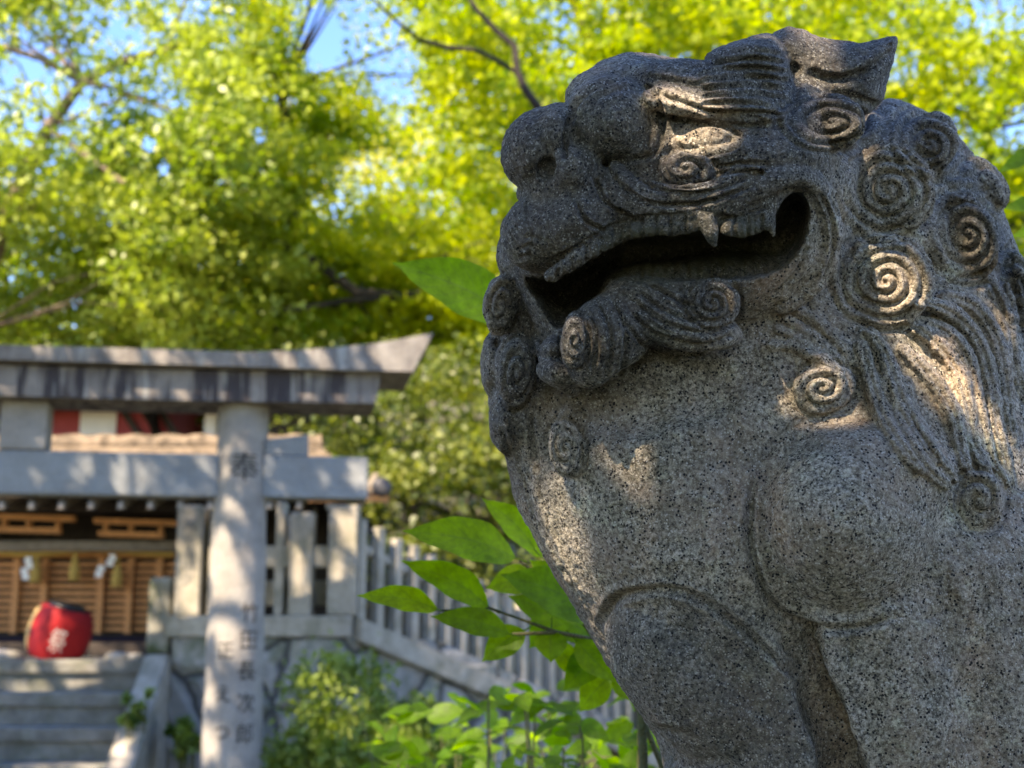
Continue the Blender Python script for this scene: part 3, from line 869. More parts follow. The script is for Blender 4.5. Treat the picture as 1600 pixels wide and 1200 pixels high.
# ================================================================== torii gate
T_PIL = at_y(381, 640, 7.6)
T_ANG = R(9)
T_T = Vector((math.cos(T_ANG), math.sin(T_ANG), 0)); T_N = Vector((-T_T.y, T_T.x, 0))
T_HALF = 1.16
T_O = Vector((T_PIL.x, T_PIL.y, 0)) - T_T * T_HALF       # middle of the gate
def on_plane(px, py, O, t, depth=0.0):
    """(along, height) where the view ray meets the upright plane through O along t, shifted by depth"""
    n = Vector((-t.y, t.x, 0)); o = Vector((0, 0, CAM_Z)); d = at(px, py, 1.0) - o
    q = Vector((O.x, O.y, 0)) + n * depth
    k = (q - o).dot(n) / d.dot(n); p = o + d * k
    return (p - q).dot(t), p.z
def tor(px, py, depth=0.0): return on_plane(px, py, T_O, T_T, depth)
def mirrored(half): return half + [(-a, h) for a, h in half[::-1]]

torii = empty('torii_gate', (T_O.x, T_O.y, 0.2), 'grey stone torii gate with upswept top beam standing before the shrine steps', 'gate')
r_top, r_bot = 0.137, 0.172
z_top = tor(381, 618)[1]
for sgn in (1, -1):
    c = Vector((T_O.x, T_O.y, 0)) + T_T * (sgn * T_HALF)
    bm = bmesh.new(); prof = [(0.2 + (z_top + 0.02 - 0.2) * i / 24, r_bot + (r_top - r_bot) * i / 24 + 0.003 * math.sin(i * 1.7)) for i in range(25)]
    lathe(bm, Vector((c.x, c.y, 0)), prof, seg=48)
    p = bm_obj('pillar', bm, M_TORII, torii, smooth=True)
    if sgn == 1: pillar_right, PIL_C = p, c
sh_d, ka_d, nu_d = 0.23, 0.31, 0.09
sh = [tor(37, 620, -sh_d), tor(250, 626, -sh_d), tor(380, 628, -sh_d), tor(587, 633, -sh_d), tor(593, 585, -sh_d), tor(380, 581, -sh_d), tor(37, 566, -sh_d)]
zs_b, zs_t = sh[2][1], sh[5][1]
L = sh[3][0]
prism('lower_lintel', T_O, T_T, [(-L, zs_b + 0.012), (-L * .5, zs_b), (L * .5, zs_b), (L, zs_b + 0.012), (L + 0.03, zs_t + 0.02), (L * .5, zs_t), (-L * .5, zs_t), (-L - 0.03, zs_t + 0.02)], -sh_d, sh_d, M_LINTEL, torii)
kb = [(380, 579), (450, 582), (520, 583), (590, 583), (645, 582)]
kt = [(677, 520), (640, 527), (590, 536), (530, 542), (460, 547), (380, 550), (250, 545)]
half_b = [tor(x, y, -ka_d) for x, y in kb]; half_t = [tor(x, y, -ka_d) for x, y in kt]
zk = zs_t + 0.014
half_b = [(a, max(h, zk) if i else zk) for i, (a, h) in enumerate(half_b)]
outline = [(0, zk)] + half_b + half_t
left = [(-a, h) for a, h in outline[1:]][::-1]
prism('top_beam', T_O, T_T, outline + [(0, half_t[-1][1] - 0.005)] + left, -ka_d, ka_d, M_KASAGI, torii, bev=0.015)
n_b, n_t = tor(460, 778, -nu_d)[1], tor(460, 712, -nu_d)[1]
LN = tor(575, 740, -nu_d)[0]
for a0, a1 in ((-LN, -T_HALF - 0.12), (-T_HALF + 0.12, T_HALF - 0.12), (T_HALF + 0.12, LN)):
    box('tie_beam', T_O, T_T, (a0, a1), (-nu_d, nu_d), (n_b, n_t), M_NUKI, torii, 0.012)
prism('wedge', T_O, T_T, [(T_HALF + 0.13, n_t + 0.004), (tor(482, 715, -nu_d)[0], n_t + 0.004), (tor(482, 681, -nu_d)[0], n_t + 0.125), (T_HALF + 0.13, n_t + 0.09)], -nu_d + .012, nu_d - .012, M_NUKI, torii, 0.006)
prism('wedge', T_O, T_T, [(-T_HALF - 0.13, n_t + 0.004), (-T_HALF - 0.37, n_t + 0.004), (-T_HALF - 0.37, n_t + 0.125), (-T_HALF - 0.13, n_t + 0.09)], -nu_d + .012, nu_d - .012, M_NUKI, torii, 0.006)
box('centre_strut', T_O, T_T, (-0.13, 0.115), (-0.10, 0.10), (n_t + 0.003, zs_b - 0.003), M_TORII, torii, 0.012)
def pillar_glyph(ch, px, py, size, mat):
    bm = glyphs(ch, size)
    a, h = tor(px, py, -0.15)
    ang0 = math.asin(max(-0.95, min(0.95, (a - T_HALF) / 0.155)))
    for v in bm.verts:
        z = h + v.co.y
        r = r_bot + (r_top - r_bot) * (z - 0.2) / (z_top - 0.2) + 0.004
        g = ang0 + v.co.x / r
        p = PIL_C + T_T * (r * math.sin(g)) - T_N * (r * math.cos(g)); v.co = Vector((p.x, p.y, z))
    return bm
for ch, px, py, sz in (('奉', 383, 728, 0.175), ('竹', 391, 956, 0.115), ('田', 389, 1000, 0.115), ('長', 386, 1048, 0.115), ('次', 384, 1098, 0.115), ('郎', 382, 1146, 0.115), ('正', 352, 1016, 0.10), ('え', 349, 1084, 0.10), ('つ', 346, 1145, 0.10)):
    bm_obj('carved_character', pillar_glyph(ch, px, py, sz, M_INK), M_INK, pillar_right)

# ================================================================== steps, side stones, rubble walls
X1 = Vector((1, 0, 0))
st_top = at_y(100, 1031, 8.9).z
sx_l = at_y(222, 1060, 8.7).x
steps = empty('stone_steps', (-2.9, 8.0, 0.3), 'flight of worn grey stone steps leading up to the shrine hall', 'steps')
RISE = 0.195
for i in range(8):
    y0 = 8.9 - 0.23 * i
    zt = st_top - RISE * i
    bm = bmesh.new()
    box_mb(bm, Vector((0, 0, 0)), X1, -5.2, sx_l - 0.004, y0 - 0.035, y0 + (2.2 if i == 0 else 0.36), zt - 0.085, zt, 0.014)
    box_mb(bm, Vector((0, 0, 0)), X1, -5.2, sx_l - 0.006, y0, y0 + (2.2 if i == 0 else 0.36), zt - RISE - 0.02, zt - 0.08, 0)
    bm_obj('step', bm, M_STEP, steps)
# sloping side stone of the steps
sx0, sx1 = at_y(222, 1060, 8.7).x, at_y(262, 1060, 8.7).x
bm = bmesh.new()
pr = [(9.0, 0.3), (7.0, 0.2), (7.0, st_top - 1.43), (8.72, st_top + 0.035), (9.0, st_top + 0.035)]
A = [bm.verts.new((sx0, y, z)) for y, z in pr]; B = [bm.verts.new((sx1, y, z)) for y, z in pr]
bm.faces.new(A); bm.faces.new(B[::-1])
for i in range(5): bm.faces.new([A[i], B[i], B[(i + 1) % 5], A[(i + 1) % 5]])
bmesh.ops.bevel(bm, geom=bm.edges[:], offset=0.015, segments=2, affect='EDGES')
o = tag(bm_obj('stair_side_stone', bm, M_FENCE), 'long sloping side stone running down beside the steps', 'stone curb')
o2 = box('mossy_block', Vector((0, 0, 0)), X1, (at_y(231, 970, 8.8).x, at_y(268, 970, 8.8).x), (8.76, 9.1), (st_top + 0.04, at_y(250, 902, 8.8).z), M_MOSSY, None, 0.03)
tag(o2, 'mossy dappled stone block at the head of the steps, left of the inscribed post', 'stone block')

# fence corner and wall line
F_Y = 8.75
FT = Vector((1, 0.0, 0))
fz = lambda px, py, Y=F_Y: at_y(px, py, Y).z
fx = lambda px, Y=F_Y: at_y(px, 900, Y).x
wall_z = fz(420, 996)
C_PX = 552
CX = fx(C_PX)
# left / front rubble wall
def rubble(name, path, d, label):
    """thick retaining wall along (x, y, ztop) points, subdivided and roughened"""
    V, Fq = [], []; n = len(path); rows = 30
    rs = np.random.RandomState(len(name) + int(abs(path[0][0]) * 100))
    pts = []
    for i in range(n - 1):
        m = 24
        for k in range(m + (1 if i == n - 2 else 0)):
            t = k / m; pts.append(tuple(np.array(path[i]) * (1 - t) + np.array(path[i + 1]) * t))
    cells = rs.rand(400, 3)
    for (x, y, z) in pts:
        for r in range(rows + 1):
            h = -0.2 + (z + 0.2) * r / rows
            V.append((x + rs.normal(0, .006), y - 0.012 * rs.rand() - 0.06 * (1 - r / rows), h))
    for (x, y, z) in pts: V.append((x + d[0], y + d[1], z))
    for i in range(len(pts) - 1):
        for r in range(rows):
            a = i * (rows + 1) + r; Fq.append((a, a + rows + 1, a + rows + 2, a + 1))
        a, b = i * (rows + 1) + rows, (i + 1) * (rows + 1) + rows
        t0 = len(pts) * (rows + 1) + i
        Fq.append((a, b, t0 + 1, t0))
    o = mesh_obj(name, V, np.array(Fq, np.int32), M_RUBBLE)
    return tag(o, label, 'wall')
rubble('rubble_wall', [(sx1 + 0.004, F_Y + .02, wall_z), (CX, F_Y + .02, wall_z)], (0, 0.8), 'rubble stone retaining wall below the inscribed fence posts')
F2_E = Vector((at_y(905, 1010, 10.6).x, 10.6, 0))
f2_dir = Vector((F2_E.x - CX, F2_E.y - F_Y, 0)); F2_L = f2_dir.length; f2_dir.normalize()
F2_O = Vector((CX, F_Y, 0))
zb0, zb1 = fz(C_PX + 8, 1000), at_y(905, 1152, 10.6).z
rubble('rubble_wall', [(CX, F_Y + .02, zb0), (F2_E.x, F2_E.y + .02, zb1)], (0.5, 0.6), 'rubble retaining wall under the sloping baluster fence')
F2_E2 = F2_O + f2_dir * (F2_L + 1.2)

# stone fence: front run
front = empty('stone_post_fence', (CX - 0.6, F_Y, wall_z), 'stone post fence on the rubble wall behind the torii pillar', 'fence')
box('base_rail', Vector((0, F_Y, 0)), FT, (fx(264), CX - 0.005), (-0.02, 0.24), (wall_z + 0.003, fz(420, 962)), M_FENCE, front, 0.012)
zr = fz(420, 962) + 0.002
o = box('inscribed_post', Vector((0, F_Y, 0)), FT, (fx(273), fx(313)), (-0.005, 0.17), (zr, fz(295, 789)), M_FENCE, front, 0.014)
for i, ch in enumerate('所有昌目夕'):
    g = glyphs(ch, 0.082)
    cx, cz = fx(294), fz(294, 822 + i * 20.5)
    for v in g.verts: v.co = Vector((cx + v.co.x, F_Y - 0.009, cz + v.co.y))
    bm_obj('carved_character', g, M_FAINT, o)
for a, b, top, dy in ((324, 346, 790, 0.0), (427, 441, 783, 0.02), (451, 486, 800, 0.0)):
    box('post', Vector((0, F_Y, 0)), FT, (fx(a), fx(b)), (dy + 0.01, dy + 0.16), (zr, fz(a, top)), M_FENCE, front, 0.012)
box('corner_post', Vector((0, F_Y, 0)), FT, (fx(512), fx(557)), (-0.015, 0.18), (zr, fz(530, 789)), M_FENCE, front, 0.014)
box('cross_rail', Vector((0, F_Y, 0)), FT, (fx(346), fx(512) - 0.004), (0.04, 0.12), (fz(460, 886), fz(460, 852)), M_FENCE, front, 0.01)
box('cross_rail', Vector((0, F_Y, 0)), FT, (fx(313) + 0.004, fx(512) - 0.004), (0.19, 0.26), (fz(460, 945), fz(460, 905)), M_FENCE, front, 0.01)
box('back_slab', Vector((0, F_Y, 0)), FT, (fx(430), fx(470)), (0.30, 0.40), (zr, fz(440, 800)), M_FENCE, front, 0.012)

# stone fence: sloping run of balusters
slope = empty('baluster_fence', (F2_O.x, F2_O.y, zb0), 'pale stone baluster fence sloping down to the right behind the lion', 'fence')
dz = (zb1 - zb0)
def srail(name, h0, h1, d0, d1, a0=0.03, a1=None):
    a1 = F2_L + 1.0 if a1 is None else a1
    bm = bmesh.new(); pr = []
    for a in (a0, a1):
        zz = zb0 + dz * a / F2_L
        pr.append([bm.verts.new(p) for p in frame_pts(F2_O, f2_dir, [(a, d0, zz + h0), (a, d1, zz + h0), (a, d1, zz + h1), (a, d0, zz + h1)])])
    A, B = pr
    bm.faces.new(A); bm.faces.new(B[::-1])
    for i in range(4): bm.faces.new([A[i], A[(i + 1) % 4], B[(i + 1) % 4], B[i]])
    bmesh.ops.bevel(bm, geom=bm.edges[:], offset=0.01, segments=2, affect='EDGES')
    return bm_obj(name, bm, M_FENCE, slope)
srail('base_rail', 0.0, 0.15, -0.05, 0.2)
srail('top_rail', 0.60, 0.66, 0.05, 0.12)
nb = 19
for i in range(nb):
    a = 0.10 + i * (F2_L + 0.75) / nb
    zz = zb0 + dz * a / F2_L
    box('baluster', F2_O, f2_dir, (a - 0.034, a + 0.034), (0.012, 0.085), (zz + 0.153 - 0.02, zz + 0.80 + 0.01 * math.sin(i * 2.3)), M_FENCE, slope, 0.012)

# ================================================================== ground
def ground_z(x, y):
    z = 0.0
    if y > 9.2:
        f = min(1, (y - 9.2) / 1.0)
        z = -0.05 + f * (1.35 if x < CX else max(0.3, 1.35 - 0.45 * (x - CX)))
    if y > 12: z += (y - 12) * 0.26
    return z
gv, gf = [], []
gxs = np.concatenate([np.linspace(-90, -14, 12), np.linspace(-12, 12, 49), np.linspace(14, 90, 12)]); gys = np.concatenate([np.linspace(-60, -4, 10), np.linspace(-3, 16, 58), np.linspace(17, 110, 30)])
grs = np.random.RandomState(3)
for y in gys:
    for x in gxs: gv.append((x, y, ground_z(x, y) + (grs.normal(0, 0.04) if y > 9.5 or x > 2 else 0)))
nx = len(gxs)
for j in range(len(gys) - 1):
    for i in range(nx - 1): gf.append((j * nx + i, j * nx + i + 1, (j + 1) * nx + i + 1, (j + 1) * nx + i))
tag(mesh_obj('ground', gv, np.array(gf, np.int32), M_GROUND, smooth=True), kind='structure')

# pedestal of the lion
pz = STATUE_BASE.z
ped = empty('lion_pedestal', (STATUE_BASE.x, STATUE_BASE.y, 0.0), 'stepped granite pedestal under the guardian lion', 'pedestal')
PO = Vector((STATUE_BASE.x + 0.02, STATUE_BASE.y + 0.02, 0))
box('plinth', PO, X1, (-0.42, 0.46), (-0.36, 0.42), (pz - 0.13, pz + 0.02), M_FENCE, ped, 0.015)
box('shaft', PO, X1, (-0.36, 0.40), (-0.30, 0.36), (0.303, pz - 0.133), M_FENCE, ped, 0.02)
box('foot', PO, X1, (-0.55, 0.6), (-0.5, 0.55), (0.0, 0.30), M_FENCE, ped, 0.02)

# ================================================================== shrine hall
H_Y = 10.4
hx = lambda px, Y=H_Y: at_y(px, 900, Y).x
hz = lambda px, py, Y=H_Y: at_y(px, py, Y).z
hall = empty('shrine_hall', (-3.6, 11.2, st_top), 'wooden shrine hall with lattice front and low shingled eave behind the torii', 'shrine')
HO = Vector((0, 0, 0))
floor_z = st_top + 0.003
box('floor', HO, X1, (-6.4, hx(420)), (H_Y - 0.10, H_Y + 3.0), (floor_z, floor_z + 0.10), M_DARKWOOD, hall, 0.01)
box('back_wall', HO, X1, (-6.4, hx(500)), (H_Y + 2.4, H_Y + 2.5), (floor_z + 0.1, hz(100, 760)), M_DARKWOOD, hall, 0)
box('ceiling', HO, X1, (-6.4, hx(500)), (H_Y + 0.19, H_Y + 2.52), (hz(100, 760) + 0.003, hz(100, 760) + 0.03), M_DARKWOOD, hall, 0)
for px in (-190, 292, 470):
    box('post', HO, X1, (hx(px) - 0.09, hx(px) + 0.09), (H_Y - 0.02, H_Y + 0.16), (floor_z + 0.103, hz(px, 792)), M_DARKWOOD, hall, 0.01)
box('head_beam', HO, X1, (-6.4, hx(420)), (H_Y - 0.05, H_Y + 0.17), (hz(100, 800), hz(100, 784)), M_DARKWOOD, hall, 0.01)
box('tie_beam', HO, X1, (-6.4, hx(283)), (H_Y + 0.2, H_Y + 0.36), (hz(100, 858), hz(100, 842)), M_GREYWOOD, hall, 0.01)
# carved transom
def transom(p0, p1, drop):
    bm = bmesh.new()
    Y0, Y1 = H_Y + 0.02, H_Y + 0.10
    z = lambda py: hz(100, py)
    n = 8
    def rail(xa, ya, xb, yb, th):
        A = frame_pts(HO, X1, [(hx(xa), Y0, z(ya)), (hx(xb), Y0, z(yb)), (hx(xb), Y1, z(yb)), (hx(xa), Y1, z(ya))])
        B = frame_pts(HO, X1, [(hx(xa), Y0, z(ya + th)), (hx(xb), Y0, z(yb + th)), (hx(xb), Y1, z(yb + th)), (hx(xa), Y1, z(ya + th))])
        a = [bm.verts.new(p) for p in A]; b = [bm.verts.new(p) for p in B]
        bm.faces.new(a); bm.faces.new(b[::-1])
        for i in range(4): bm.faces.new([a[i], a[(i + 1) % 4], b[(i + 1) % 4], b[i]])
    w = p1 - p0
    rail(p0, 802 + drop, p0 + w, 806 + drop, 8)
    rail(p0 + 8, 822 + drop, p1 - 22, 825 + drop, 8)
    for f in (0.12, 0.42, 0.78): rail(p0 + w * f, 809 + drop, p0 + w * f + 5, 809 + drop, 16)
    return bm_obj('carved_transom', bm, M_WOOD, hall)
transom(-20, 108, 0); transom(140, 272, 7)
# lattice screen
lat = empty('lattice_screen', (hx(100) , H_Y + 0.45, floor_z), None)
lat.parent = hall; lat.location = Vector((hx(100), H_Y + 0.45, floor_z)) - hall.location
LY = H_Y + 0.45
lx = lambda px: at_y(px, 900, LY).x
lz = lambda py: at_y(100, py, LY).z
box('top_rail', HO, X1, (-5.6, lx(285)), (LY - 0.02, LY + 0.05), (lz(872), lz(862)), M_WOOD, lat, 0.004)
bm = bmesh.new()
for i in range(10):
    y = 879 + i * 11.2
    box_mb(bm, HO, X1, -5.6, lx(285), LY, LY + 0.03, lz(y + 6.4), lz(y), 0)
bm_obj('slats', bm, M_WOOD, lat)
for px in (-60, 28, 72, 160, 205, 250):
    box('stile', HO, X1, (lx(px - 5), lx(px + 5)), (LY - 0.045, LY - 0.004), (lz(990), lz(873)), M_WOOD, lat, 0.004)
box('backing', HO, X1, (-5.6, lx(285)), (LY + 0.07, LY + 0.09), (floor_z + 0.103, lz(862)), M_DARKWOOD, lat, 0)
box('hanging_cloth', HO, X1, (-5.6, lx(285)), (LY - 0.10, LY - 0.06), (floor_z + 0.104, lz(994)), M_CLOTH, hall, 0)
# straw rope with paper streamers and tassels
rope = empty('straw_rope', (lx(120), LY - 0.12, lz(862)), 'straw rope hung with white paper streamers across the lattice front', 'rope')
V, Q = limb_mesh([[(Vector((lx(px), LY - 0.12, lz(864 + 3 * math.sin(px * 0.03)))), 0.022) for px in range(-60, 285, 12)]])
mesh_obj('twisted_cord', V, Q, M_STRAW, rope, smooth=True)
for px, py in ((64, 885), (124, 882), (190, 892)):
    bm = bmesh.new(); c = Vector((lx(px), LY - 0.125, lz(py + 26)))
    lathe(bm, c, [(0, 0.045), (0.10, 0.038), (0.17, 0.02), (0.20, 0.012), (0.24, 0.014)], seg=12)
    bm_obj('straw_tassel', bm, M_STRAW, rope, smooth=True)
for px, py, lean in ((56, 872, -0.12), (186, 868, -0.45)):
    bm = bmesh.new()
    for k in range(4):
        a0 = lx(px + lean * 18 * k + (2.5 if k % 2 else -2.5)); z1 = lz(py + k * 8.5)
        box_mb(bm, Vector((0, 0, 0)), X1, a0 - 0.026, a0 + 0.026, LY - 0.165 - 0.004 * k, LY - 0.160 - 0.004 * k, lz(py + k * 8.5 + 10), z1, 0)
    bm_obj('paper_streamer', bm, M_PAPER, rope)
# rafters with white painted ends, under the eave
E_Y = 9.75
ez = at_y(150, 779, E_Y).z
for i in range(16):
    px = -44 + 46.5 * i
    if px > 600: break
    x = at_y(px, 783, E_Y).x
    r_ = empty('rafter', (x, E_Y, ez - 0.04)); r_.parent = hall; r_.location = Vector((x, E_Y, ez - 0.04)) - hall.location
    bm = bmesh.new()
    vs = []
    for yy, zz in ((E_Y + 0.006, 0.0), (E_Y + 1.2, 0.34)):
        for sx, sz in ((-1, -1), (1, -1), (1, 1), (-1, 1)): vs.append(bm.verts.new((x + sx * 0.022, yy, ez - 0.045 + zz + sz * 0.03)))
    for f in ((0, 1, 2, 3), (7, 6, 5, 4), (0, 4, 5, 1), (1, 5, 6, 2), (2, 6, 7, 3), (3, 7, 4, 0)): bm.faces.new([vs[k] for k in f])
    bm_obj('timber', bm, M_GREYWOOD, r_)
    box('painted_end', Vector((x, E_Y, 0)), X1, (-0.016, 0.016), (0.0, 0.005), (ez - 0.066, ez - 0.026), M_OLDPAINT, r_, 0)
# shingled roof: front slope
def slab(bm, p00, p10, p11, p01, th):
    dn = Vector((0, 0, -th)); a = [bm.verts.new(p) for p in (p00, p10, p11, p01)]; b = [bm.verts.new(Vector(p) + dn) for p in (p00, p10, p11, p01)]
    bm.faces.new(a); bm.faces.new(b[::-1])
    for i in range(4): bm.faces.new([a[i], b[i], b[(i + 1) % 4], a[(i + 1) % 4]])
roof_r = at_y(604, 770, E_Y).x
bm = bmesh.new()
ridge_z = at_y(200, 702, 11.6).z
nrow = 9
for k in range(nrow):
    f0, f1 = k / nrow, (k + 1) / nrow + 0.02
    y0, y1 = E_Y - 0.05 + (11.6 - E_Y) * f0, E_Y - 0.05 + (11.6 - E_Y) * f1
    z0, z1 = ez + 0.03 + (ridge_z - ez) * f0 ** 1.15 + 0.012, ez + 0.03 + (ridge_z - ez) * f1 ** 1.15 - 0.012
    xr0, xr1 = roof_r - 0.75 * f0, roof_r - 0.75 * f1
    slab(bm, Vector((-6.6, y0, z0)), Vector((xr0, y0, z0)), Vector((xr1, y1, z1)), Vector((-6.6, y1, z1)), 0.035)
slab(bm, Vector((-6.6, 11.62, ridge_z - 0.01)), Vector((roof_r - 0.75, 11.62, ridge_z - 0.01)), Vector((roof_r - 0.2, 13.3, ez + 0.1)), Vector((-6.6, 13.3, ez + 0.1)), 0.035)
bm_obj('roof', bm, M_SHINGLE, hall)
bm = bmesh.new(); V, Q = limb_mesh([[(Vector((x, 11.58, ridge_z + 0.05 + 0.012 * math.sin(x * 23))), 0.075) for x in np.linspace(-6.6, roof_r - 0.72, 60)]])
bm.free(); mesh_obj('ridge_roll', V, Q, M_SHINGLE, hall, smooth=True)
box('bargeboard', HO, X1, (roof_r - 0.55, roof_r + 0.02), (E_Y - 0.06, E_Y - 0.02), (ez - 0.03, ez + 0.02), M_WOOD, hall, 0.004)
bm = bmesh.new(); lathe(bm, Vector((roof_r - 0.03, E_Y - 0.11, ez + 0.075)), [(0, 0.05), (0.02, 0.068), (0.12, 0.068)], axis=Vector((0, 1, 0)), seg=20)
bm_obj('eave_tile', bm, M_TILE, hall, smooth=True)

# red upper hall far behind
B_Y = 13.6
bz = lambda px, py: at_y(px, py, B_Y).z
bx = lambda px: at_y(px, 650, B_Y).x
upper = empty('upper_hall', (bx(200), B_Y + 1.5, 1.5), 'red walled upper hall with dark tiled roof glimpsed between the torii beams', 'shrine')
box('wall', HO, X1, (bx(82), bx(262)), (B_Y, B_Y + 2.6), (1.6, bz(200, 600)), M_REDWALL, upper, 0)
box('plaster_panel', HO, X1, (bx(127), bx(183)), (B_Y - 0.03, B_Y - 0.003), (bz(150, 705), bz(150, 636)), M_WHITE, upper, 0)
for px in (200, 232, 258):
    bm = bmesh.new()
    a = [bm.verts.new(p) for p in frame_pts(HO, X1, [(bx(px - 20), B_Y - 0.05, bz(150, 632)), (bx(px - 8), B_Y - 0.05, bz(150, 632)), (bx(px + 32), B_Y - 0.05, bz(150, 690)), (bx(px + 20), B_Y - 0.05, bz(150, 690))])]
    b = [bm.verts.new(v.co + Vector((0, 0.045, 0))) for v in a]
    bm.faces.new(a); bm.faces.new(b[::-1])
    for i in range(4): bm.faces.new([a[i], b[i], b[(i + 1) % 4], a[(i + 1) % 4]])
    bm_obj('slanting_brace', bm, M_DARKWOOD, upper)
box('wall_post', HO, X1, (bx(322), bx(340)), (B_Y - 0.06, B_Y - 0.004), (bz(150, 720), bz(150, 640)), M_WHITE, upper, 0.004)
bm = bmesh.new()
slab(bm, Vector((bx(-200), B_Y - 0.5, bz(200, 628))), Vector((bx(478), B_Y - 0.5, bz(200, 634))), Vector((bx(430), B_Y + 1.4, bz(200, 560))), Vector((bx(-200), B_Y + 1.4, bz(200, 556))), 0.10)
slab(bm, Vector((bx(-200), B_Y + 3.3, bz(200, 628))), Vector((bx(-200), B_Y + 1.44, bz(200, 556))), Vector((bx(430), B_Y + 1.44, bz(200, 560))), Vector((bx(478), B_Y + 3.3, bz(200, 634))), 0.10)
bm_obj('roof', bm, M_TILE, upper)
bm = bmesh.new(); lathe(bm, Vector((bx(150), B_Y + 1.2, bz(150, 552))), [(0, 0.14), (0.1, 0.15), (0.2, 0.10), (0.30, 0.03)], seg=20)
bm_obj('ridge_ornament', bm, M_TILE, upper, smooth=True)
box('side_gable', HO, X1, (bx(422), bx(482)), (B_Y - 0.2, B_Y + 0.3), (bz(450, 700), bz(450, 636)), M_DARKWOOD, upper, 0.01)

# red lantern standing on the top step, tilted
LN_Y = 9.35
lc = at_y(92, 1006, LN_Y); lc.z = st_top + 0.16
lan = empty('red_lantern', (lc.x, lc.y, st_top + 0.003), 'red paper lantern tilted on the top step before the lattice', 'lantern')
ax = Vector((0.26, -0.06, 0.96)).normalized()
bm = bmesh.new()
prof = []
for i in range(33):
    t = i / 32; a = (t - 0.5) * 2
    prof.append((-0.16 + 0.34 * t, 0.205 * (1 - 0.22 * abs(a) ** 2.6) + 0.0045 * math.cos(i * math.pi)))
lathe(bm, lc, prof, ax, 40)
body = bm_obj('paper_shade', bm, M_RED, lan, smooth=True)
bm = bmesh.new(); lathe(bm, lc, [(0.183, 0.13), (0.19, 0.135), (0.21, 0.115), (0.215, 0.09)], ax, 32)
bm_obj('cap', bm, M_BLACK, lan, smooth=True)
bm = bmesh.new()
for i in range(26):
    a = 2.5 + i / 25 * 1.2
bm.free()
def lan_pt(g, h, extra):
    q = ax.to_track_quat('Z', 'Y'); r = 0.205 * (1 - 0.22 * abs(((h + 0.16) / 0.34 - 0.5) * 2) ** 2.6) + extra
    return lc + q @ Vector((r * math.cos(g), r * math.sin(g), h))
# find the angle facing the camera
best = max(np.linspace(0, 2 * math.pi, 180), key=lambda g: (lan_pt(g, 0, 0) - lc).dot(Vector((0.12, -1, 0))))
sgn = 1 if (lan_pt(best + 0.2, 0, 0) - lan_pt(best, 0, 0)).x > 0 else -1
g = glyphs('祭', 0.15)
for v in g.verts: v.co = lan_pt(best + sgn * (v.co.x * 0.75) / 0.205 + sgn * 0.2, v.co.y * 1.15 - 0.015, 0.005)
bm_obj('brush_character', g, plain('pale_ink', (0.55, 0.47, 0.42), 0.7, 0.15), body)
bm = bmesh.new()
for k in range(24):
    g0, g1 = best + sgn * (-1.25 + 0.35 * 0), best + sgn * (-0.85)
hh = np.linspace(-0.13, 0.16, 16)
rows = [[bm.verts.new(lan_pt(best + sgn * (-1.35 + 0.42 * j / 6), h, 0.007)) for j in range(7)] for h in hh]
for a, b in zip(rows[:-1], rows[1:]):
    for j in range(6): bm.faces.new([a[j], a[j + 1], b[j + 1], b[j]])
bm_obj('brass_band', bm, M_GOLD, lan, smooth=True)
# rounded stones on the top step
for px, w, h in ((-2, 0.16, 0.075), (186, 0.10, 0.05), (212, 0.07, 0.042)):
    c = at_y(px, 1024, 9.2); c.z = st_top
    bm = bmesh.new(); bmesh.ops.create_icosphere(bm, subdivisions=3, radius=1.0)
    for v in bm.verts:
        k = 1 + 0.08 * math.sin(v.co.x * 4 + px) * math.cos(v.co.y * 3)
        v.co = Vector((c.x + v.co.x * w * k, c.y + v.co.y * w * .8 * k, c.z + max(0.0, v.co.z * h * k)))
    o = bm_obj('rounded_stone', bm, M_FENCE, None, smooth=True)
    tag(o, {-2: 'large pale rounded stone on the top step, left of the red lantern', 186: 'wide low rounded stone on the top step, right of the lantern', 212: 'smaller rounded stone beside the mossy block on the top step'}[px], 'stone')
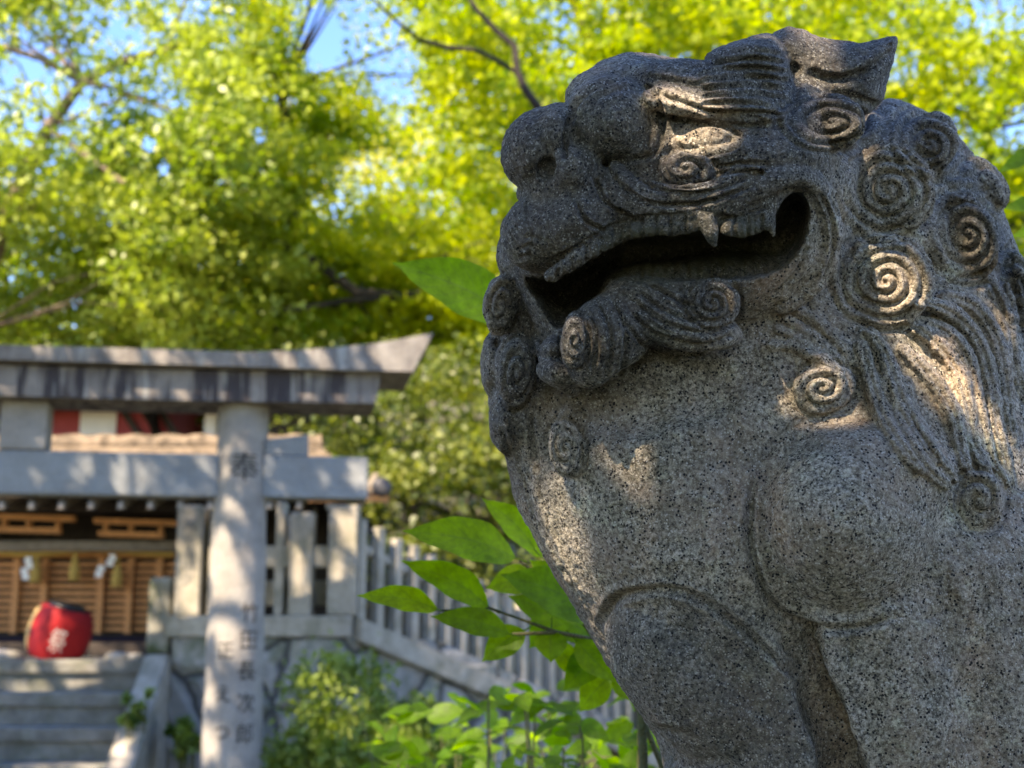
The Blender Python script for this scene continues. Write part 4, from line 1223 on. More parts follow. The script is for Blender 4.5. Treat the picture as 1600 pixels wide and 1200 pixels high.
# ================================================================== trees and plants
def leaf_mat(name, c_lo, c_hi, t_lo, t_hi, mixf=0.5, gloss=0.35, veins=False):
    """thin leaf: diffuse + translucent, hue varies from leaf to leaf and clump to clump"""
    m = bpy.data.materials.new(name); m.use_nodes = True; nt = m.node_tree; nt.nodes.clear()
    out = nt.nodes.new('ShaderNodeOutputMaterial')
    at_ = nt.nodes.new('ShaderNodeAttribute'); at_.attribute_name = 'tone'
    f = at_.outputs['Fac']
    dc, tcx = mixc(nt, f, c_lo, c_hi), mixc(nt, f, t_lo, t_hi)
    if veins:
        va = nt.nodes.new('ShaderNodeAttribute'); va.attribute_name = 'vein'      # (along, across, 0) of the blade
        sp = nt.nodes.new('ShaderNodeSeparateXYZ'); nt.links.new(va.outputs['Vector'], sp.inputs[0])
        ab = nd(nt, 'ShaderNodeMath', operation='ABSOLUTE'); nt.links.new(sp.outputs[1], ab.inputs[0])
        m1 = nd(nt, 'ShaderNodeMath', operation='MULTIPLY_ADD'); nt.links.new(ab.outputs[0], m1.inputs[0]); m1.inputs[1].default_value = -0.24; nt.links.new(sp.outputs[0], m1.inputs[2])
        m2 = nd(nt, 'ShaderNodeMath', operation='MULTIPLY'); nt.links.new(m1.outputs[0], m2.inputs[0]); m2.inputs[1].default_value = 9.0
        m3 = nd(nt, 'ShaderNodeMath', operation='PINGPONG'); nt.links.new(m2.outputs[0], m3.inputs[0]); m3.inputs[1].default_value = 0.5
        lat = ramp(nt, m3.outputs[0], [(0.0, 1.0), (0.09, 0.0)])
        mid = ramp(nt, ab.outputs[0], [(0.02, 1.0), (0.07, 0.0)])
        mxv = nd(nt, 'ShaderNodeMath', operation='MAXIMUM'); nt.links.new(lat, mxv.inputs[0]); nt.links.new(mid, mxv.inputs[1])
        vf = nd(nt, 'ShaderNodeMath', operation='MULTIPLY'); nt.links.new(mxv.outputs[0], vf.inputs[0]); vf.inputs[1].default_value = 0.45
        tco = nt.nodes.new('ShaderNodeTexCoord')
        blot = ramp(nt, noise(nt, tco.outputs['Object'], 60, 4, 0.7), [(0.35, 0.72), (0.65, 1.15)])
        dc = mixc(nt, 1.0, mixc(nt, vf.outputs[0], dc, (0.20, 0.30, 0.06)), blot, 'MULTIPLY')
        tcx = mixc(nt, 1.0, mixc(nt, vf.outputs[0], tcx, (0.16, 0.26, 0.01)), blot, 'MULTIPLY')
    b = nt.nodes.new('ShaderNodeBsdfPrincipled'); nt.links.new(dc, b.inputs['Base Color'])
    b.inputs['Roughness'].default_value = 0.5; b.inputs['Specular IOR Level'].default_value = gloss
    t = nt.nodes.new('ShaderNodeBsdfTranslucent'); nt.links.new(tcx, t.inputs['Color'])
    mx = nt.nodes.new('ShaderNodeMixShader'); mx.inputs[0].default_value = mixf
    nt.links.new(b.outputs[0], mx.inputs[1]); nt.links.new(t.outputs[0], mx.inputs[2]); nt.links.new(mx.outputs[0], out.inputs[0])
    return m
M_MAPLE = leaf_mat('maple_leaf', (0.14, 0.23, 0.010), (0.34, 0.40, 0.014), (0.28, 0.44, 0.004), (0.60, 0.66, 0.01))
M_YELLOW = leaf_mat('sunlit_young_leaf', (0.30, 0.38, 0.016), (0.50, 0.48, 0.06), (0.55, 0.66, 0.008), (0.80, 0.74, 0.05))
M_DARKLEAF = leaf_mat('evergreen_leaf', (0.06, 0.10, 0.015), (0.22, 0.27, 0.035), (0.10, 0.17, 0.006), (0.36, 0.42, 0.02), 0.4, 0.8)
M_UNDER = leaf_mat('undergrowth_leaf', (0.07, 0.11, 0.015), (0.26, 0.29, 0.05), (0.13, 0.20, 0.006), (0.44, 0.48, 0.05), 0.4, 0.9)
M_PALELEAF = leaf_mat('pale_glossy_leaf', (0.17, 0.25, 0.02), (0.42, 0.50, 0.07), (0.26, 0.40, 0.010), (0.56, 0.66, 0.06), 0.45, 0.8)
M_BROADLEAF = leaf_mat('broad_shade_leaf', (0.045, 0.11, 0.006), (0.10, 0.20, 0.008), (0.26, 0.50, 0.002), (0.52, 0.78, 0.004), 0.64, 0.3, veins=True)
M_FERN = leaf_mat('bush_leaf', (0.06, 0.12, 0.02), (0.30, 0.38, 0.08), (0.11, 0.22, 0.008), (0.36, 0.50, 0.03), 0.4, 0.5)

def bark_mat(name, a, b2):
    m, nt, b = new_mat(name)
    tc = nt.nodes.new('ShaderNodeTexCoord'); P = tc.outputs['Object']
    col = mixc(nt, ramp(nt, noise(nt, P, 5, 6, 0.7), [(0.4, 0.0), (0.6, 1.0)]), a, b2)
    nt.links.new(col, b.inputs['Base Color']); b.inputs['Roughness'].default_value = 0.9
    bump(nt, b, noise(nt, P, 22, 5, 0.7), 0.8, 0.03)
    return m
M_BARK = bark_mat('dark_bark', (0.012, 0.010, 0.008), (0.045, 0.037, 0.03))
M_STEM = bark_mat('green_stem', (0.06, 0.075, 0.02), (0.13, 0.12, 0.05))
M_PALEBARK = bark_mat('pale_bark', (0.11, 0.085, 0.065), (0.26, 0.20, 0.15))

def leaves_mesh(name, cen, size, mat, parent, rs, tone=None, droop=0.35, aspect=0.62):
    """many small pointed leaves (two triangles folded on the midrib, as one quad)"""
    n = len(cen)
    d = rs.normal(size=(n, 3)); d[:, 2] -= droop; d /= np.linalg.norm(d, axis=1, keepdims=True)
    up = rs.normal(size=(n, 3)) * 0.75; up[:, 2] += 0.8
    s = np.cross(d, up); s /= np.linalg.norm(s, axis=1, keepdims=True) + 1e-9
    nn = np.cross(s, d)
    L = size * rs.uniform(0.65, 1.3, n)[:, None]
    v = np.empty((n, 4, 3))
    v[:, 0] = cen - d * L * 0.5
    v[:, 1] = cen + s * L * aspect * 0.5 + nn * L * 0.10
    v[:, 2] = cen + d * L * 0.5 - nn * L * 0.08
    v[:, 3] = cen - s * L * aspect * 0.5 + nn * L * 0.10
    o = mesh_obj(name, v.reshape(-1, 3), np.arange(n * 4, dtype=np.int32).reshape(n, 4), mat, parent)
    if tone is None: tone = rs.uniform(0, 1, n)
    a = o.data.attributes.new('tone', 'FLOAT', 'POINT'); a.data.foreach_set('value', np.repeat(np.clip(tone, 0, 1), 4).astype(np.float32))
    return o

SKY_GAPS = [  # openings in the canopy as they fall in the photograph: (px, py, rx, ry, how open)
    (505, 60, 52, 66, 1.0), (610, 115, 52, 62, 0.9), (570, 60, 60, 70, 0.75), (55, 100, 70, 36, 0.8), (110, 35, 70, 26, 0.5), (150, 130, 40, 22, 0.75),
    (20, 45, 40, 40, 0.6), (280, 20, 50, 30, 0.6), (350, 70, 36, 26, 0.6), (232, 228, 13, 15, 0.95), (256, 268, 12, 20, 0.9), (340, 285, 14, 10, 0.9), (405, 215, 12, 20, 0.8),
    (440, 160, 24, 16, 0.8), (620, 150, 40, 22, 0.9), (1420, 225, 22, 22, 0.4), (1590, 210, 34, 30, 0.75), (1535, 120, 22, 26, 0.55), (1500, 200, 26, 18, 0.5), (690, 30, 50, 40, 0.45),
    (30, 150, 50, 25, 0.6), (360, 20, 26, 22, 0.5)]
def openness(px, py):
    o = np.zeros(len(px))
    for x, y, rx, ry, k in SKY_GAPS:
        o = np.maximum(o, k * np.clip(1.6 - np.sqrt(((px - x) / rx) ** 2 + ((py - y) / ry) ** 2) * 1.1, 0, 1))
    return o
def project(P):
    q = P - np.array([0, 0, CAM_Z])
    d = q[:, 1] * CP + q[:, 2] * SP; u = -q[:, 1] * SP + q[:, 2] * CP
    return 800 + q[:, 0] / d * FPX, 600 - u / d * FPX

def tree(name, label, base, boxes, leaf_n, size, mat, bark, seed, trunk=None, limbs=(), group='trees of the wooded slope', clump=0.42, r0=0.16, thin=True, tone_bias=0.0):
    flat = 0.38 if name in ('maple_tree', 'young_leaf_tree') else 0.62
    """trunk and limbs, and a crown of leaf clumps; boxes: (px0, px1, py0, py1, depth0, depth1, clumps)"""
    rs = np.random.RandomState(seed)
    t = empty(name, base, label, 'tree', group)
    cl = []
    for x0, x1, y0, y1, d0, d1, n in boxes:
        for _ in range(n): cl.append(at(rs.uniform(x0, x1), rs.uniform(y0, y1), rs.uniform(d0, d1)))
    cl = np.array([tuple(c) for c in cl])
    per = max(1, leaf_n // len(cl))
    rad = clump * rs.uniform(0.45, 1.25, len(cl))
    u = rs.normal(size=(len(cl), per, 3)); u /= np.linalg.norm(u, axis=2, keepdims=True)
    P = cl[:, None, :] + u * (rs.uniform(0, 1, (len(cl), per, 1)) ** 0.45) * rad[:, None, None] * np.array([1.3, 1.3, flat])
    ctone = rs.normal(0.45 + tone_bias, 0.30, len(cl))
    tone = np.clip(ctone[:, None] + rs.normal(0, 0.16, (len(cl), per)), 0, 1).ravel()
    P = P.reshape(-1, 3)
    if thin:
        px, py = project(P)
        k = rs.uniform(0, 1, len(P)) > openness(px, py) * 1.02
        P, tone = P[k], tone[k]
    leaves_mesh('crown', P, size, mat, t, rs, tone)
    b = Vector(base); paths = []
    trunk = trunk or []
    if trunk:
        pts = [b] + [Vector(p) for p in trunk]
        paths.append([(p, r0 * (1 - 0.75 * i / max(1, len(pts) - 1))) for i, p in enumerate(pts)])
        hub = pts[1:]
    else:
        top = Vector(cl.mean(0)); hub = [b.lerp(top, k) for k in (0.35, 0.6, 0.85, 1.0)]
        hub = [h + Vector(rs.normal(0, 0.12, 3)) for h in hub]
        paths.append([(p, r0 * (1 - 0.7 * i / 4)) for i, p in enumerate([b] + hub)])
    for i in rs.choice(len(cl), min(len(cl), 26), replace=False):
        c = Vector(cl[i]); h = min(hub, key=lambda q: (q - c).length + max(0, q.z - c.z) * 2)
        mid = h.lerp(c, 0.5) + Vector(rs.normal(0, 0.1, 3)) + Vector((0, 0, 0.1))
        paths.append([(h, r0 * 0.17), (mid, r0 * 0.10), (c, r0 * 0.03)])
    for lm in limbs: paths.append([(Vector(p), r) for p, r in lm])
    V, Q = limb_mesh(paths, 9)
    mesh_obj('trunk', V, Q, bark, t, smooth=True)
    return t
def A(px, py, d): return tuple(at(px, py, d))
def gbase(px, Y):
    x = at_y(px, 900, Y).x; return (x, Y, ground_z(x, Y) - 0.1)

# far sunlit slope trees
tree('young_leaf_tree', 'bright yellow green tree in full sun in the middle distance, left of the lion head', gbase(640, 19), [(430, 960, 170, 470, 17, 21, 120), (360, 900, 430, 620, 16.5, 20, 60)], 30000, 0.10, M_YELLOW, M_BARK, 11, clump=0.6)
tree('young_leaf_tree', 'yellow green tree rising directly behind the upswept end of the torii beam', gbase(560, 15), [(380, 820, 330, 560, 13.5, 16.5, 90)], 20000, 0.085, M_MAPLE, M_BARK, 12, clump=0.5, tone_bias=0.25,
     limbs=[[(A(430, 375, 13.6), 0.035), (A(500, 415, 13.6), 0.05), (A(555, 455, 13.6), 0.055), (A(620, 464, 13.6), 0.05), (A(690, 458, 13.8), 0.06)], [(A(620, 464, 13.6), 0.03), (A(540, 470, 13.5), 0.03), (A(470, 482, 13.4), 0.03), (A(400, 488, 13.4), 0.022)]])
tree('glossy_evergreen_tree', 'tall olive green evergreen filling the upper left with pale sparkling leaves', gbase(-60, 12.6), [(-160, 430, -80, 330, 11.5, 14, 120), (-120, 300, 300, 560, 11.8, 14, 80)], 27000, 0.085, M_PALELEAF, M_PALEBARK, 13, clump=0.42,
     trunk=[A(-40, 520, 12.6), A(10, 330, 12.6), A(75, 200, 12.5), A(128, 128, 12.4), A(200, 92, 12.4), A(262, 78, 12.3)], r0=0.10,
     limbs=[[(A(128, 128, 12.4), 0.035), (A(60, 90, 12.4), 0.03), (A(0, 72, 12.4), 0.03)], [(A(75, 200, 12.5), 0.03), (A(130, 240, 12.3), 0.025), (A(200, 290, 12.2), 0.02)], [(A(128, 128, 12.4), 0.03), (A(180, 138, 12.3), 0.02), (A(260, 170, 12.2), 0.012)]])
tree('glossy_evergreen_tree', 'shaded evergreen with dark brownish foliage above the middle of the torii beam', gbase(260, 13.5), [(100, 470, 210, 430, 12.6, 15, 90), (120, 420, 400, 560, 12.8, 15, 50)], 18000, 0.09, M_PALELEAF, M_BARK, 14, clump=0.5, tone_bias=-0.12)
tree('maple_tree', 'light green maple around the gap of blue sky at the top', gbase(420, 16), [(300, 760, -90, 150, 12, 16, 90), (300, 480, 60, 330, 13, 16, 70), (440, 640, 150, 240, 14, 17, 30)], 20000, 0.08, M_MAPLE, M_BARK, 15, clump=0.45,
     )
tree('maple_tree', 'green maple spreading over the lion head with a forked dark branch on its left', gbase(1000, 15), [(640, 1180, -90, 140, 9.5, 14, 110), (660, 900, 60, 330, 11, 14, 40), (1060, 1330, -80, 80, 10, 14, 50)], 24000, 0.08, M_MAPLE, M_BARK, 16, clump=0.42,
     trunk=[A(1010, 700, 15), A(990, 300, 14.5), A(960, 100, 14), A(1000, 110, 13.5), A(1030, 40, 13.4), A(1050, -40, 13.3)], r0=0.2,
     limbs=[[(A(722, -20, 8.0), 0.012), (A(742, 12, 8.0), 0.015), (A(775, 48, 8.0), 0.018), (A(804, 72, 8.0), 0.02), (A(808, 112, 8.0), 0.023), (A(822, 142, 8.0), 0.025), (A(860, 195, 8.05), 0.03), (A(930, 290, 8.2), 0.05)],
            [(A(808, 114, 8.0), 0.016), (A(780, 96, 8.0), 0.014), (A(745, 78, 8.0), 0.013), (A(700, 74, 8.0), 0.015), (A(655, 62, 8.0), 0.012), (A(610, 25, 8.0), 0.009), (A(575, -10, 8.0), 0.006)],
            [(A(950, 140, 13.9), 0.10), (A(925, 70, 13.9), 0.08), (A(890, -20, 13.9), 0.06)], [(A(930, 110, 13.9), 0.07), (A(965, 50, 13.9), 0.05), (A(985, -20, 13.9), 0.04)],
            [(A(1228, 90, 12.5), 0.05), (A(1222, 30, 12.5), 0.045), (A(1215, -30, 12.5), 0.04)]])
tree('maple_tree', 'soft green tree behind the mane and ear at the upper right', gbase(1480, 15), [(1250, 1720, -90, 330, 10.5, 14.5, 130), (1480, 1720, 250, 600, 11, 15, 60)], 28000, 0.08, M_MAPLE, M_BARK, 17, clump=0.45)
tree('undergrowth_tree', 'olive green undergrowth tree with sunlit flecks between the torii and the lion chest', gbase(700, 13), [(470, 860, 560, 760, 11.5, 14, 90), (560, 940, 700, 900, 11.3, 13, 60), (900, 1500, 500, 900, 12, 14, 30)], 19000, 0.07, M_UNDER, M_BARK, 18, clump=0.38, tone_bias=-0.1)
tree('undergrowth_tree', 'thick leafy tree of the slope rising beyond the far maples', gbase(900, 23), [(250, 1750, 240, 620, 22, 27, 150), (-300, 500, 330, 560, 20, 25, 60)], 28000, 0.13, M_MAPLE, M_BARK, 19, clump=0.95, thin=True)
tree('undergrowth_tree', 'low leafy tree rising directly behind the shrine roof', gbase(300, 16), [(-200, 520, 480, 700, 15.2, 17, 70)], 12000, 0.09, M_MAPLE, M_BARK, 20, clump=0.5)

tree('undergrowth_tree', 'bushy green tree on the slope right behind the lion back and shoulder', gbase(1250, 14), [(880, 1650, 300, 620, 12.5, 16, 80), (850, 1700, 600, 960, 12, 15, 70)], 20000, 0.10, M_UNDER, M_BARK, 21, clump=0.6)
tree('undergrowth_tree', 'leafy tree at the far left edge beside the shrine', gbase(-500, 13), [(-1000, -120, -60, 420, 11.5, 15, 80), (-1000, -150, 420, 800, 11.5, 14, 50)], 18000, 0.10, M_PALELEAF, M_BARK, 22, clump=0.6)

# bush against the rubble wall, right of the torii pillar
def bush(name, label, c, r, n, size, mat, seed, cat='bush', stems=12, group=None, clumps=40):
    rs = np.random.RandomState(seed); c = Vector(c)
    t = empty(name, (c.x, c.y, ground_z(c.x, c.y) + 0.0), label, cat, group)
    cl = []
    while len(cl) < clumps:
        u = rs.uniform(-1, 1, 3)
        if u @ u < 1: cl.append((c.x + u[0] * r[0], c.y + u[1] * r[1], c.z + u[2] * r[2]))
    cl = np.array(cl); per = n // clumps
    u = rs.normal(size=(clumps, per, 3)) * 0.5
    P = (cl[:, None] + u * min(r) * 0.42).reshape(-1, 3)
    tone = np.clip(rs.normal(0.4, 0.25, clumps)[:, None] + rs.normal(0, 0.15, (clumps, per)), 0, 1).ravel()
    leaves_mesh('foliage', P, size, mat, t, rs, tone, droop=0.1, aspect=0.45)
    paths = []
    for i in range(stems):
        e = Vector(cl[i]); b = Vector((c.x + rs.normal(0, r[0] * .2), c.y + rs.normal(0, .05), ground_z(c.x, c.y) - 0.05))
        paths.append([(b, 0.014), (b.lerp(e, 0.55) + Vector((0, 0, 0.05)), 0.010), (e, 0.004)])
    V, Q = limb_mesh(paths, 6)
    mesh_obj('stem', V, Q, M_STEM, t, smooth=True)
    return t
c = at_y(520, 1150, 7.9); bush('feathery_bush', 'feathery dark green bush growing in front of the rubble wall, right of the torii pillar', c, (0.42, 0.3, 0.42), 6500, 0.055, M_FERN, 31)
c = at_y(640, 1190, 7.6); bush('feathery_bush', 'lighter leafy bush spilling low in front of the sloping baluster fence', c, (0.4, 0.3, 0.26), 4000, 0.06, M_FERN, 32)
c = at_y(300, 1150, 8.4); bush('wall_fern', 'small dark fern rooted in the wall joint left of the torii pillar', c, (0.14, 0.08, 0.12), 500, 0.06, M_FERN, 33, 'fern', 6, clumps=14)
c = at_y(212, 1105, 8.2); bush('wall_fern', 'little green fern growing at the edge of the steps against the side stone', c, (0.09, 0.06, 0.12), 260, 0.06, M_FERN, 34, 'fern', 4, clumps=10)

# ---- near broad leaves, each one modelled
def leaf_shape(bm, base, tip, width, up, cup=0.12, bend=0.10, petiole=0.0):
    """pointed oval leaf from base to tip; returns nothing, adds faces with a folded midrib"""
    base, tip = Vector(base), Vector(tip); ax = tip - base; L = ax.length; ax.normalize()
    side = ax.cross(up).normalized(); nn = side.cross(ax).normalized()
    n = 14; rows = []; lay = bm.verts.layers.float_vector.get('vein') or bm.verts.layers.float_vector.new('vein')
    for i in range(n + 1):
        t = i / n
        w = width * 0.5 * (math.sin(math.pi * t ** 0.80) ** 0.85) * (1 - 0.30 * t ** 6) * (1 if t < 0.86 else max(0.02, 1 - (t - 0.86) / 0.14 * 0.55))
        if i == n: w = 0.0006
        c = base + ax * (L * t) + nn * (-bend * L * t * t + 0.04 * L * math.sin(t * 3.1)) + side * (0.025 * L * math.sin(t * 4.2))
        row = []
        for k in (-1, -0.72, -0.36, 0, 0.36, 0.72, 1):
            wav = 0.018 * L * math.sin(t * 17 + k * 3) * abs(k)
            vv = bm.verts.new(c + side * (w * k) + nn * (cup * w * abs(k) ** 1.3 + wav * (w / (width * .5)))); vv[lay] = Vector((t, k, 0)); row.append(vv)
        rows.append(row)
    for a, b in zip(rows[:-1], rows[1:]):
        for j in range(6): bm.faces.new([a[j], a[j + 1], b[j + 1], b[j]])
    if petiole:
        q = (base - ax * petiole)
        ring = []
        for p, r in ((q, 0.0013), (base, 0.0013), (base + ax * L * 0.6, 0.0006)):
            ring.append([bm.verts.new(p - nn * 0.0008 + side * (r * math.cos(g)) + nn * (r * math.sin(g))) for g in (0, 2.09, 4.19)])
        for a, b in zip(ring[:-1], ring[1:]):
            for j in range(3): bm.faces.new([a[j], a[(j + 1) % 3], b[(j + 1) % 3], b[j]])
def broad_leaf(parent, base, tip, width_px, d0, d1, tone, upv=(0, -0.35, 1), bend=0.08, petiole=0.02):
    b, t = at(base[0], base[1], d0), at(tip[0], tip[1], d1)
    bm = bmesh.new(); leaf_shape(bm, b, t, width_px * (d0 + d1) / 2 / FPX, Vector(upv), 0.16, bend, petiole)
    o = bm_obj('leaf', bm, M_BROADLEAF, parent, smooth=True)
    a = o.data.attributes.new('tone', 'FLOAT', 'POINT'); a.data.foreach_set('value', np.full(len(o.data.vertices), tone, np.float32))
    return o
sh = empty('broadleaf_shrub', (at(960, 1010, 2.05).x, at(960, 1010, 2.05).y, 0.0), 'shrub with large pointed bright green leaves close behind the lion chest', 'shrub')
UPC = (0.05, -0.92, 0.4)
for bs, tp, w, d0, d1, tone in (
    ((806, 872), (636, 820), 74, 2.0, 1.93, 0.55), ((764, 948), (634, 870), 56, 2.0, 1.95, 0.35), ((684, 952), (562, 924), 44, 1.98, 1.93, 0.75),
    ((796, 990), (676, 957), 48, 1.97, 1.95, 0.15), ((835, 858), (760, 776), 50, 2.04, 2.0, 0.7), ((935, 965), (790, 890), 84, 2.02, 1.96, 0.2),
    ((930, 1000), (800, 925), 74, 2.06, 2.03, 0.1), ((820, 985), (752, 1030), 52, 2.02, 2.0, 0.6), ((862, 985), (860, 1034), 52, 2.0, 1.98, 0.3),
    ((900, 1000), (962, 1066), 50, 2.02, 2.0, 0.5), ((838, 905), (760, 915), 52, 2.08, 2.06, 0.9), ((905, 1000), (1000, 1060), 64, 2.05, 2.1, 0.25),
    ((850, 930), (935, 880), 60, 2.06, 2.1, 0.4), ((862, 1000), (925, 1070), 40, 2.1, 2.08, 0.7),
    ((880, 960), (826, 1010), 60, 2.12, 2.1, 0.15), ((900, 940), (832, 872), 56, 2.14, 2.12, 0.55), ((940, 1020), (880, 1075), 54, 2.1, 2.06, 0.35), ((960, 1040), (1010, 1100), 56, 2.1, 2.08, 0.6),
    ((850, 870), (800, 800), 46, 2.12, 2.1, 0.95), ((930, 1010), (905, 960), 56, 2.12, 2.12, 0.1), ((950, 1060), (905, 1110), 50, 2.12, 2.1, 0.8)):
    broad_leaf(sh, bs, tp, w, d0, d1, tone, UPC)
V, Q = limb_mesh([[(Vector(A(1060, 1260, 2.1)), 0.005), (Vector(A(990, 1090, 2.07)), 0.0045), (Vector(A(935, 1000, 2.05)), 0.0035), (Vector(A(870, 988, 2.0)), 0.003), (Vector(A(800, 991, 1.98)), 0.0025)],
                  [(Vector(A(870, 988, 2.0)), 0.003), (Vector(A(815, 968, 2.0)), 0.002), (Vector(A(765, 950, 2.0)), 0.002), (Vector(A(690, 954, 1.98)), 0.0015)],
                  [(Vector(A(930, 1000, 2.05)), 0.003), (Vector(A(880, 930, 2.02)), 0.003), (Vector(A(812, 876, 2.0)), 0.002)],
                  [(Vector(A(1060, 1260, 2.1)), 0.005), (Vector((at(1060, 1260, 2.1).x, at(1060, 1260, 2.1).y, 0.7)), 0.009), (Vector((at(1060, 1260, 2.1).x, at(1060, 1260, 2.1).y, -0.05)), 0.012)]], 7)
mesh_obj('stem', V, Q, M_STEM, sh, smooth=True)
sh2 = empty('broadleaf_branch', (at(800, 480, 1.95).x, at(800, 480, 1.95).y, 0.0), 'tall leafy shoot with one big dark leaf showing left of the lion jaw', 'shrub')
broad_leaf(sh2, (800, 500), (622, 402), 92, 1.98, 1.9, 0.3, (0.05, -1, 0.2))
broad_leaf(sh2, (900, 520), (1010, 470), 80, 2.0, 2.05, 0.25, UPC)
V, Q = limb_mesh([[(Vector((at(1010, 900, 2.0).x, at(1010, 900, 2.0).y, -0.05)), 0.011), (Vector((at(1010, 900, 2.0).x, at(1010, 900, 2.0).y, 1.0)), 0.008), (Vector(A(985, 640, 2.0)), 0.005), (Vector(A(900, 520, 1.99)), 0.003), (Vector(A(806, 502, 1.98)), 0.002)]], 7)
mesh_obj('stem', V, Q, M_STEM, sh2, smooth=True)
sh3 = empty('broadleaf_branch', (at(1660, 330, 2.3).x, at(1660, 330, 2.3).y, 0.0), 'leafy shoot entering at the right edge beside the mane', 'shrub')
for bs, tp, w, tone in (((1650, 235), (1560, 262), 34, 0.3), ((1660, 330), (1570, 318), 40, 0.3), ((1665, 370), (1584, 362), 40, 0.5), ((1690, 300), (1740, 240), 60, 0.5)):
    broad_leaf(sh3, bs, tp, w, 2.3, 2.25, tone, UPC)
V, Q = limb_mesh([[(Vector((at(1680, 600, 2.3).x, at(1680, 600, 2.3).y, -0.05)), 0.012), (Vector((at(1680, 600, 2.3).x, at(1680, 600, 2.3).y, 1.2)), 0.008), (Vector(A(1675, 400, 2.3)), 0.005), (Vector(A(1665, 330, 2.3)), 0.003), (Vector(A(1655, 236, 2.3)), 0.002)]], 7)
mesh_obj('stem', V, Q, M_STEM, sh3, smooth=True)

# low plants at the foot of the picture, between the fence and the lion
def low_shrub(label, px0, px1, py0, py1, d0, d1, n, L, seed):
    rs = np.random.RandomState(seed)
    c = at((px0 + px1) / 2, 1200, (d0 + d1) / 2)
    t = empty('leafy_shrub', (c.x, c.y, 0.0), label, 'shrub', 'leafy shrubs below the lion')
    bm = bmesh.new(); tones = []; paths = []
    for i in range(n):
        d = rs.uniform(d0, d1); px, py = rs.uniform(px0, px1), py0 + (py1 - py0) * rs.uniform(0, 1) ** 0.7
        p = at(px, py, d); a = rs.uniform(0, 6.283)
        ax = Vector((math.cos(a), math.sin(a) * 0.7, rs.uniform(-0.6, 0.35))).normalized(); ll = L * rs.uniform(0.6, 1.25)
        k = len(bm.verts)
        leaf_shape(bm, p - ax * ll * .5, p + ax * ll * .5, ll * rs.uniform(0.42, 0.62), Vector((rs.normal(0, .5), -0.5 + rs.normal(0, .45), 0.8)), 0.12, 0.12)
        tones += [rs.uniform(0.0, 0.75)] * (len(bm.verts) - k)
        if i % 5 == 0:
            q = Vector((c.x + (p.x - c.x) * 0.5, c.y + (p.y - c.y) * 0.5, 0.4))
            paths.append([(Vector((c.x + (p.x - c.x) * .3, c.y + (p.y - c.y) * .3, -0.05)), 0.008), (q, 0.006), (p - ax * ll * .5, 0.002)])
    o = bm_obj('foliage', bm, M_BROADLEAF, t, smooth=True)
    a = o.data.attributes.new('tone', 'FLOAT', 'POINT'); a.data.foreach_set('value', np.array(tones, np.float32))
    V, Q = limb_mesh(paths, 6); mesh_obj('stem', V, Q, M_STEM, t, smooth=True)
low_shrub('light green oval leaved shrub in front of the baluster fence, nearest the lion', 800, 1060, 1055, 1330, 2.5, 3.1, 120, 0.078, 41)
low_shrub('green oval leaved shrub at the bottom centre, left of the one nearest the lion', 600, 880, 1080, 1330, 2.9, 3.6, 130, 0.088, 42)
low_shrub('smaller shrub of dark oval leaves beyond the others below the baluster fence', 560, 1000, 1110, 1300, 4.2, 5.2, 130, 0.10, 43)

# ---- the canopy of the tall trees standing behind and to the left of the camera: it throws the dappled shade; the last three are added to block sky
KEEP = [  # holes cut in the crowns to aim sun patches at the lion: (pixel x, y, radius m)
    (1255, 668, .034), (1310, 662, .038), (1385, 695, .042), (1425, 560, .034), (1372, 545, .018), (1475, 640, .022), (1440, 735, .034), (1062, 156, .022), (1105, 215, .018),
    (872, 548, .018), (885, 870, .038), (850, 800, .032), (826, 345, .012), (910, 925, .024), (1520, 900, .028), (1540, 770, .03), (1480, 850, .024), (1510, 400, .014)]
def lion_point(px, py):
    k = (np.abs(SV[:, 0] - px) < 5) & (np.abs(SV[:, 1] - py) < 5)
    return SW[k][np.argmax(SV[k][:, 2])]
KEEP = [(lion_point(px, py), r) for px, py, r in KEEP]
def gate_point(px, py, depth):
    a, h = tor(px, py, depth); p = Vector((T_O.x, T_O.y, 0)) + T_T * a + T_N * depth
    return (p.x, p.y, h)
GATE_GAPS = [(gate_point(px, py, d), r) for px, py, d, r in (  # holes cut in the crowns to place sun patches on the gate
    (645, 552, -.31, .13), (615, 566, -.31, .08), (190, 548, -.31, .07), (500, 565, -.31, .05), (280, 600, -.23, .04), (470, 605, -.23, .04), (205, 755, -.09, .04), (560, 745, -.09, .05),
    (362, 785, -.14, .05), (340, 860, -.10, .09), (352, 915, -.12, .07), (332, 960, -.08, .07), (330, 1090, -.08, .06), (326, 1165, -.08, .08), (350, 880, -.13, .06))]
GATE_GAPS += [(tuple(at_y(px, py, Y)), r) for px, py, Y, r in (  # more cut holes, aimed at posts, steps, walls and bushes
    (298, 935, 8.74, .07), (300, 900, 8.74, .04), (250, 935, 8.76, .06), (246, 1000, 8.76, .07), (225, 1165, 8.1, .05), (212, 1195, 8.0, .05), (118, 1046, 8.87, .09), (140, 1056, 8.87, .05), (60, 1068, 8.87, .04), (25, 1068, 8.87, .04),
    (490, 1010, 8.72, .10), (440, 1005, 8.72, .08), (485, 945, 8.76, .07), (470, 890, 8.76, .05), (530, 900, 8.74, .04), (330, 880, 8.76, .06), (640, 860, 9.1, .08), (720, 960, 9.5, .09), (690, 1060, 9.4, .09), (790, 1010, 9.9, .09), (600, 880, 8.9, .06), (820, 1060, 10.0, .1), (660, 940, 9.2, .07), (750, 1080, 9.7, .08), (500, 1090, 7.8, .12), (560, 1150, 7.8, .12), (450, 1130, 7.8, .08), (640, 1170, 7.5, .12))]
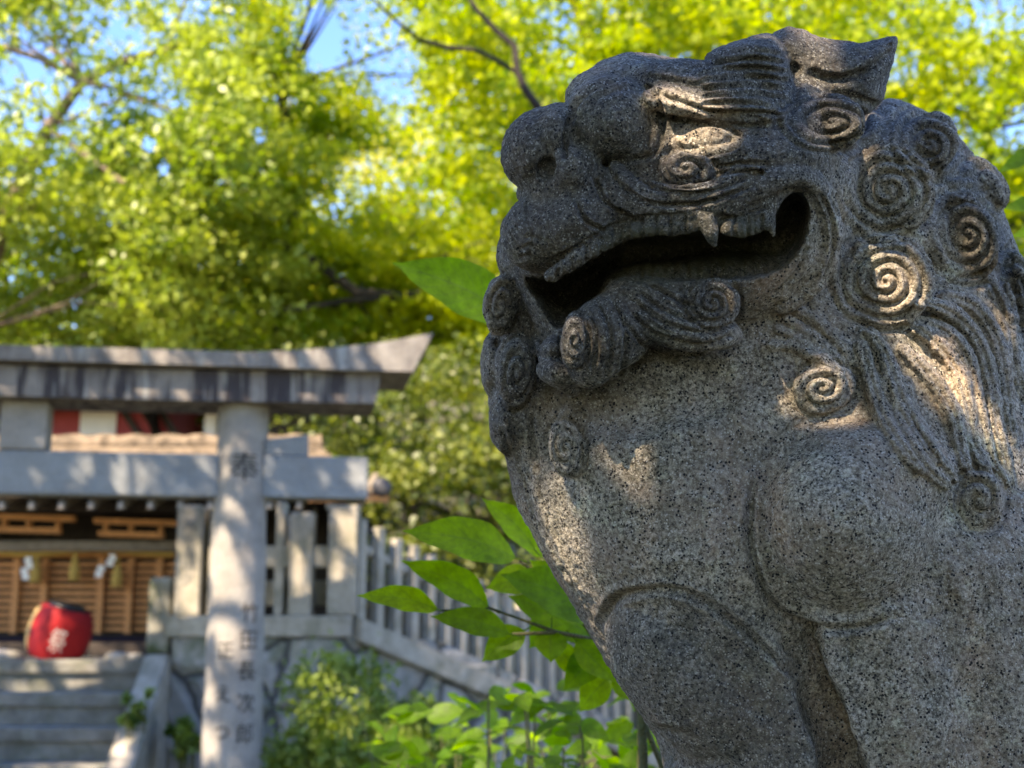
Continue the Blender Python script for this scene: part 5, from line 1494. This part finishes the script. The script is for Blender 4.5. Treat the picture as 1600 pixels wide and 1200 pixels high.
def canopy(name, label, base, centre, spread, n_cl, leaf_n, size, seed, keep=()):
    rs = np.random.RandomState(seed)
    t = empty(name, base, label, 'tree', 'tall trees behind the viewer')
    S = np.array(SUN_DIR); e1 = np.cross(S, [0, 0, 1]); e1 /= np.linalg.norm(e1); e2 = np.cross(S, e1)
    cl = np.array(centre) + rs.uniform(-1, 1, (n_cl, 3)) * np.array(spread)
    per = leaf_n // n_cl
    u = rs.normal(size=(n_cl, per, 3)); u /= np.linalg.norm(u, axis=2, keepdims=True)
    P = (cl[:, None] + u * rs.uniform(0, 1, (n_cl, per, 1)) ** 0.45 * rs.uniform(0.25, 0.6, (n_cl, 1, 1))).reshape(-1, 3)
    for g, r in keep:  # clears leaves along the sun's ray to each chosen patch
        q = P - np.array(g); a, b = q @ e1, q @ e2
        P = P[(a * a + b * b) > (r + size * 0.12) ** 2]
    px, py = project(P)
    dd = P[:, 1] * CP + (P[:, 2] - CAM_Z) * SP
    P = P[~((dd > 0) & (px > -60) & (px < 1660) & (py > -60) & (py < 1260))]
    leaves_mesh('crown', P, size, M_DARKLEAF, t, rs)
    b = Vector(base); top = Vector(centre); up = Vector((b.x, b.y, top.z - 0.5)); paths = [[(b, 0.24), (b.lerp(up, .5) + Vector((0.06, 0, 0)), 0.2), (up, 0.16), (up.lerp(top, .6) + Vector((0, 0, .3)), 0.1), (top, 0.06)]]
    qx, qy = project(cl); vis = (qx > -250) & (qx < 1850) & (qy > -300) & (cl[:, 1] > 0.2)
    for i in rs.choice(n_cl, min(n_cl, 24), replace=False):
        if not vis[i]: paths.append([(up.lerp(top, rs.uniform(.2, 1)), 0.05), (Vector(cl[i]), 0.008)])
    V, Q = limb_mesh(paths, 8); mesh_obj('trunk', V, Q, M_BARK, t, smooth=True)
S_ = SUN_DIR
st_c = Vector((0.45, 1.35, 1.75)); c1 = st_c + S_ * 4.2
canopy('shade_tree', 'leafy tree standing behind the camera whose crown shades the lion', (c1.x - 1.2, c1.y - 2.2, 0), c1, (1.5, 1.3, 0.9), 110, 17000, 0.10, 51, KEEP)
to_c = Vector((-2.4, 7.8, 2.2)); c2 = to_c + S_ * 5.5
canopy('shade_tree', 'leafy tree left of the approach whose crown dapples the torii and steps', (c2.x - 1.5, c2.y - 3.5, 0), c2, (3.2, 2.2, 1.1), 150, 19000, 0.10, 52, GATE_GAPS)
c3 = Vector((0.3, 8.2, 1.2)) + S_ * 5.0
canopy('shade_tree', 'leafy tree further right whose crown dapples the sloping fence', (c3.x - 1.6, c3.y - 6.2, 0), c3, (1.8, 1.6, 0.9), 55, 3600, 0.11, 53, GATE_GAPS)

canopy('shade_tree', 'broad dark tree added unseen behind the viewer to close the sky overhead', (-1.6, -4.2, 0), (-1.4, -2.6, 4.6), (3.6, 1.8, 1.6), 150, 16000, 0.14, 54, KEEP)  # unseen trees added from here on, to block sky light behind the camera
canopy('shade_tree', 'low leafy tree added unseen to block sky behind the viewer to the right, down to head height', (3.4, -3.4, 0), (2.6, -3.0, 2.2), (2.2, 1.0, 1.5), 80, 9000, 0.14, 55, KEEP)
canopy('shade_tree', 'low leafy tree added unseen to block sky behind the viewer to the left, down to head height', (-3.6, -2.8, 0), (-3.2, -2.2, 2.0), (1.6, 1.6, 1.5), 80, 9000, 0.14, 56, KEEP)
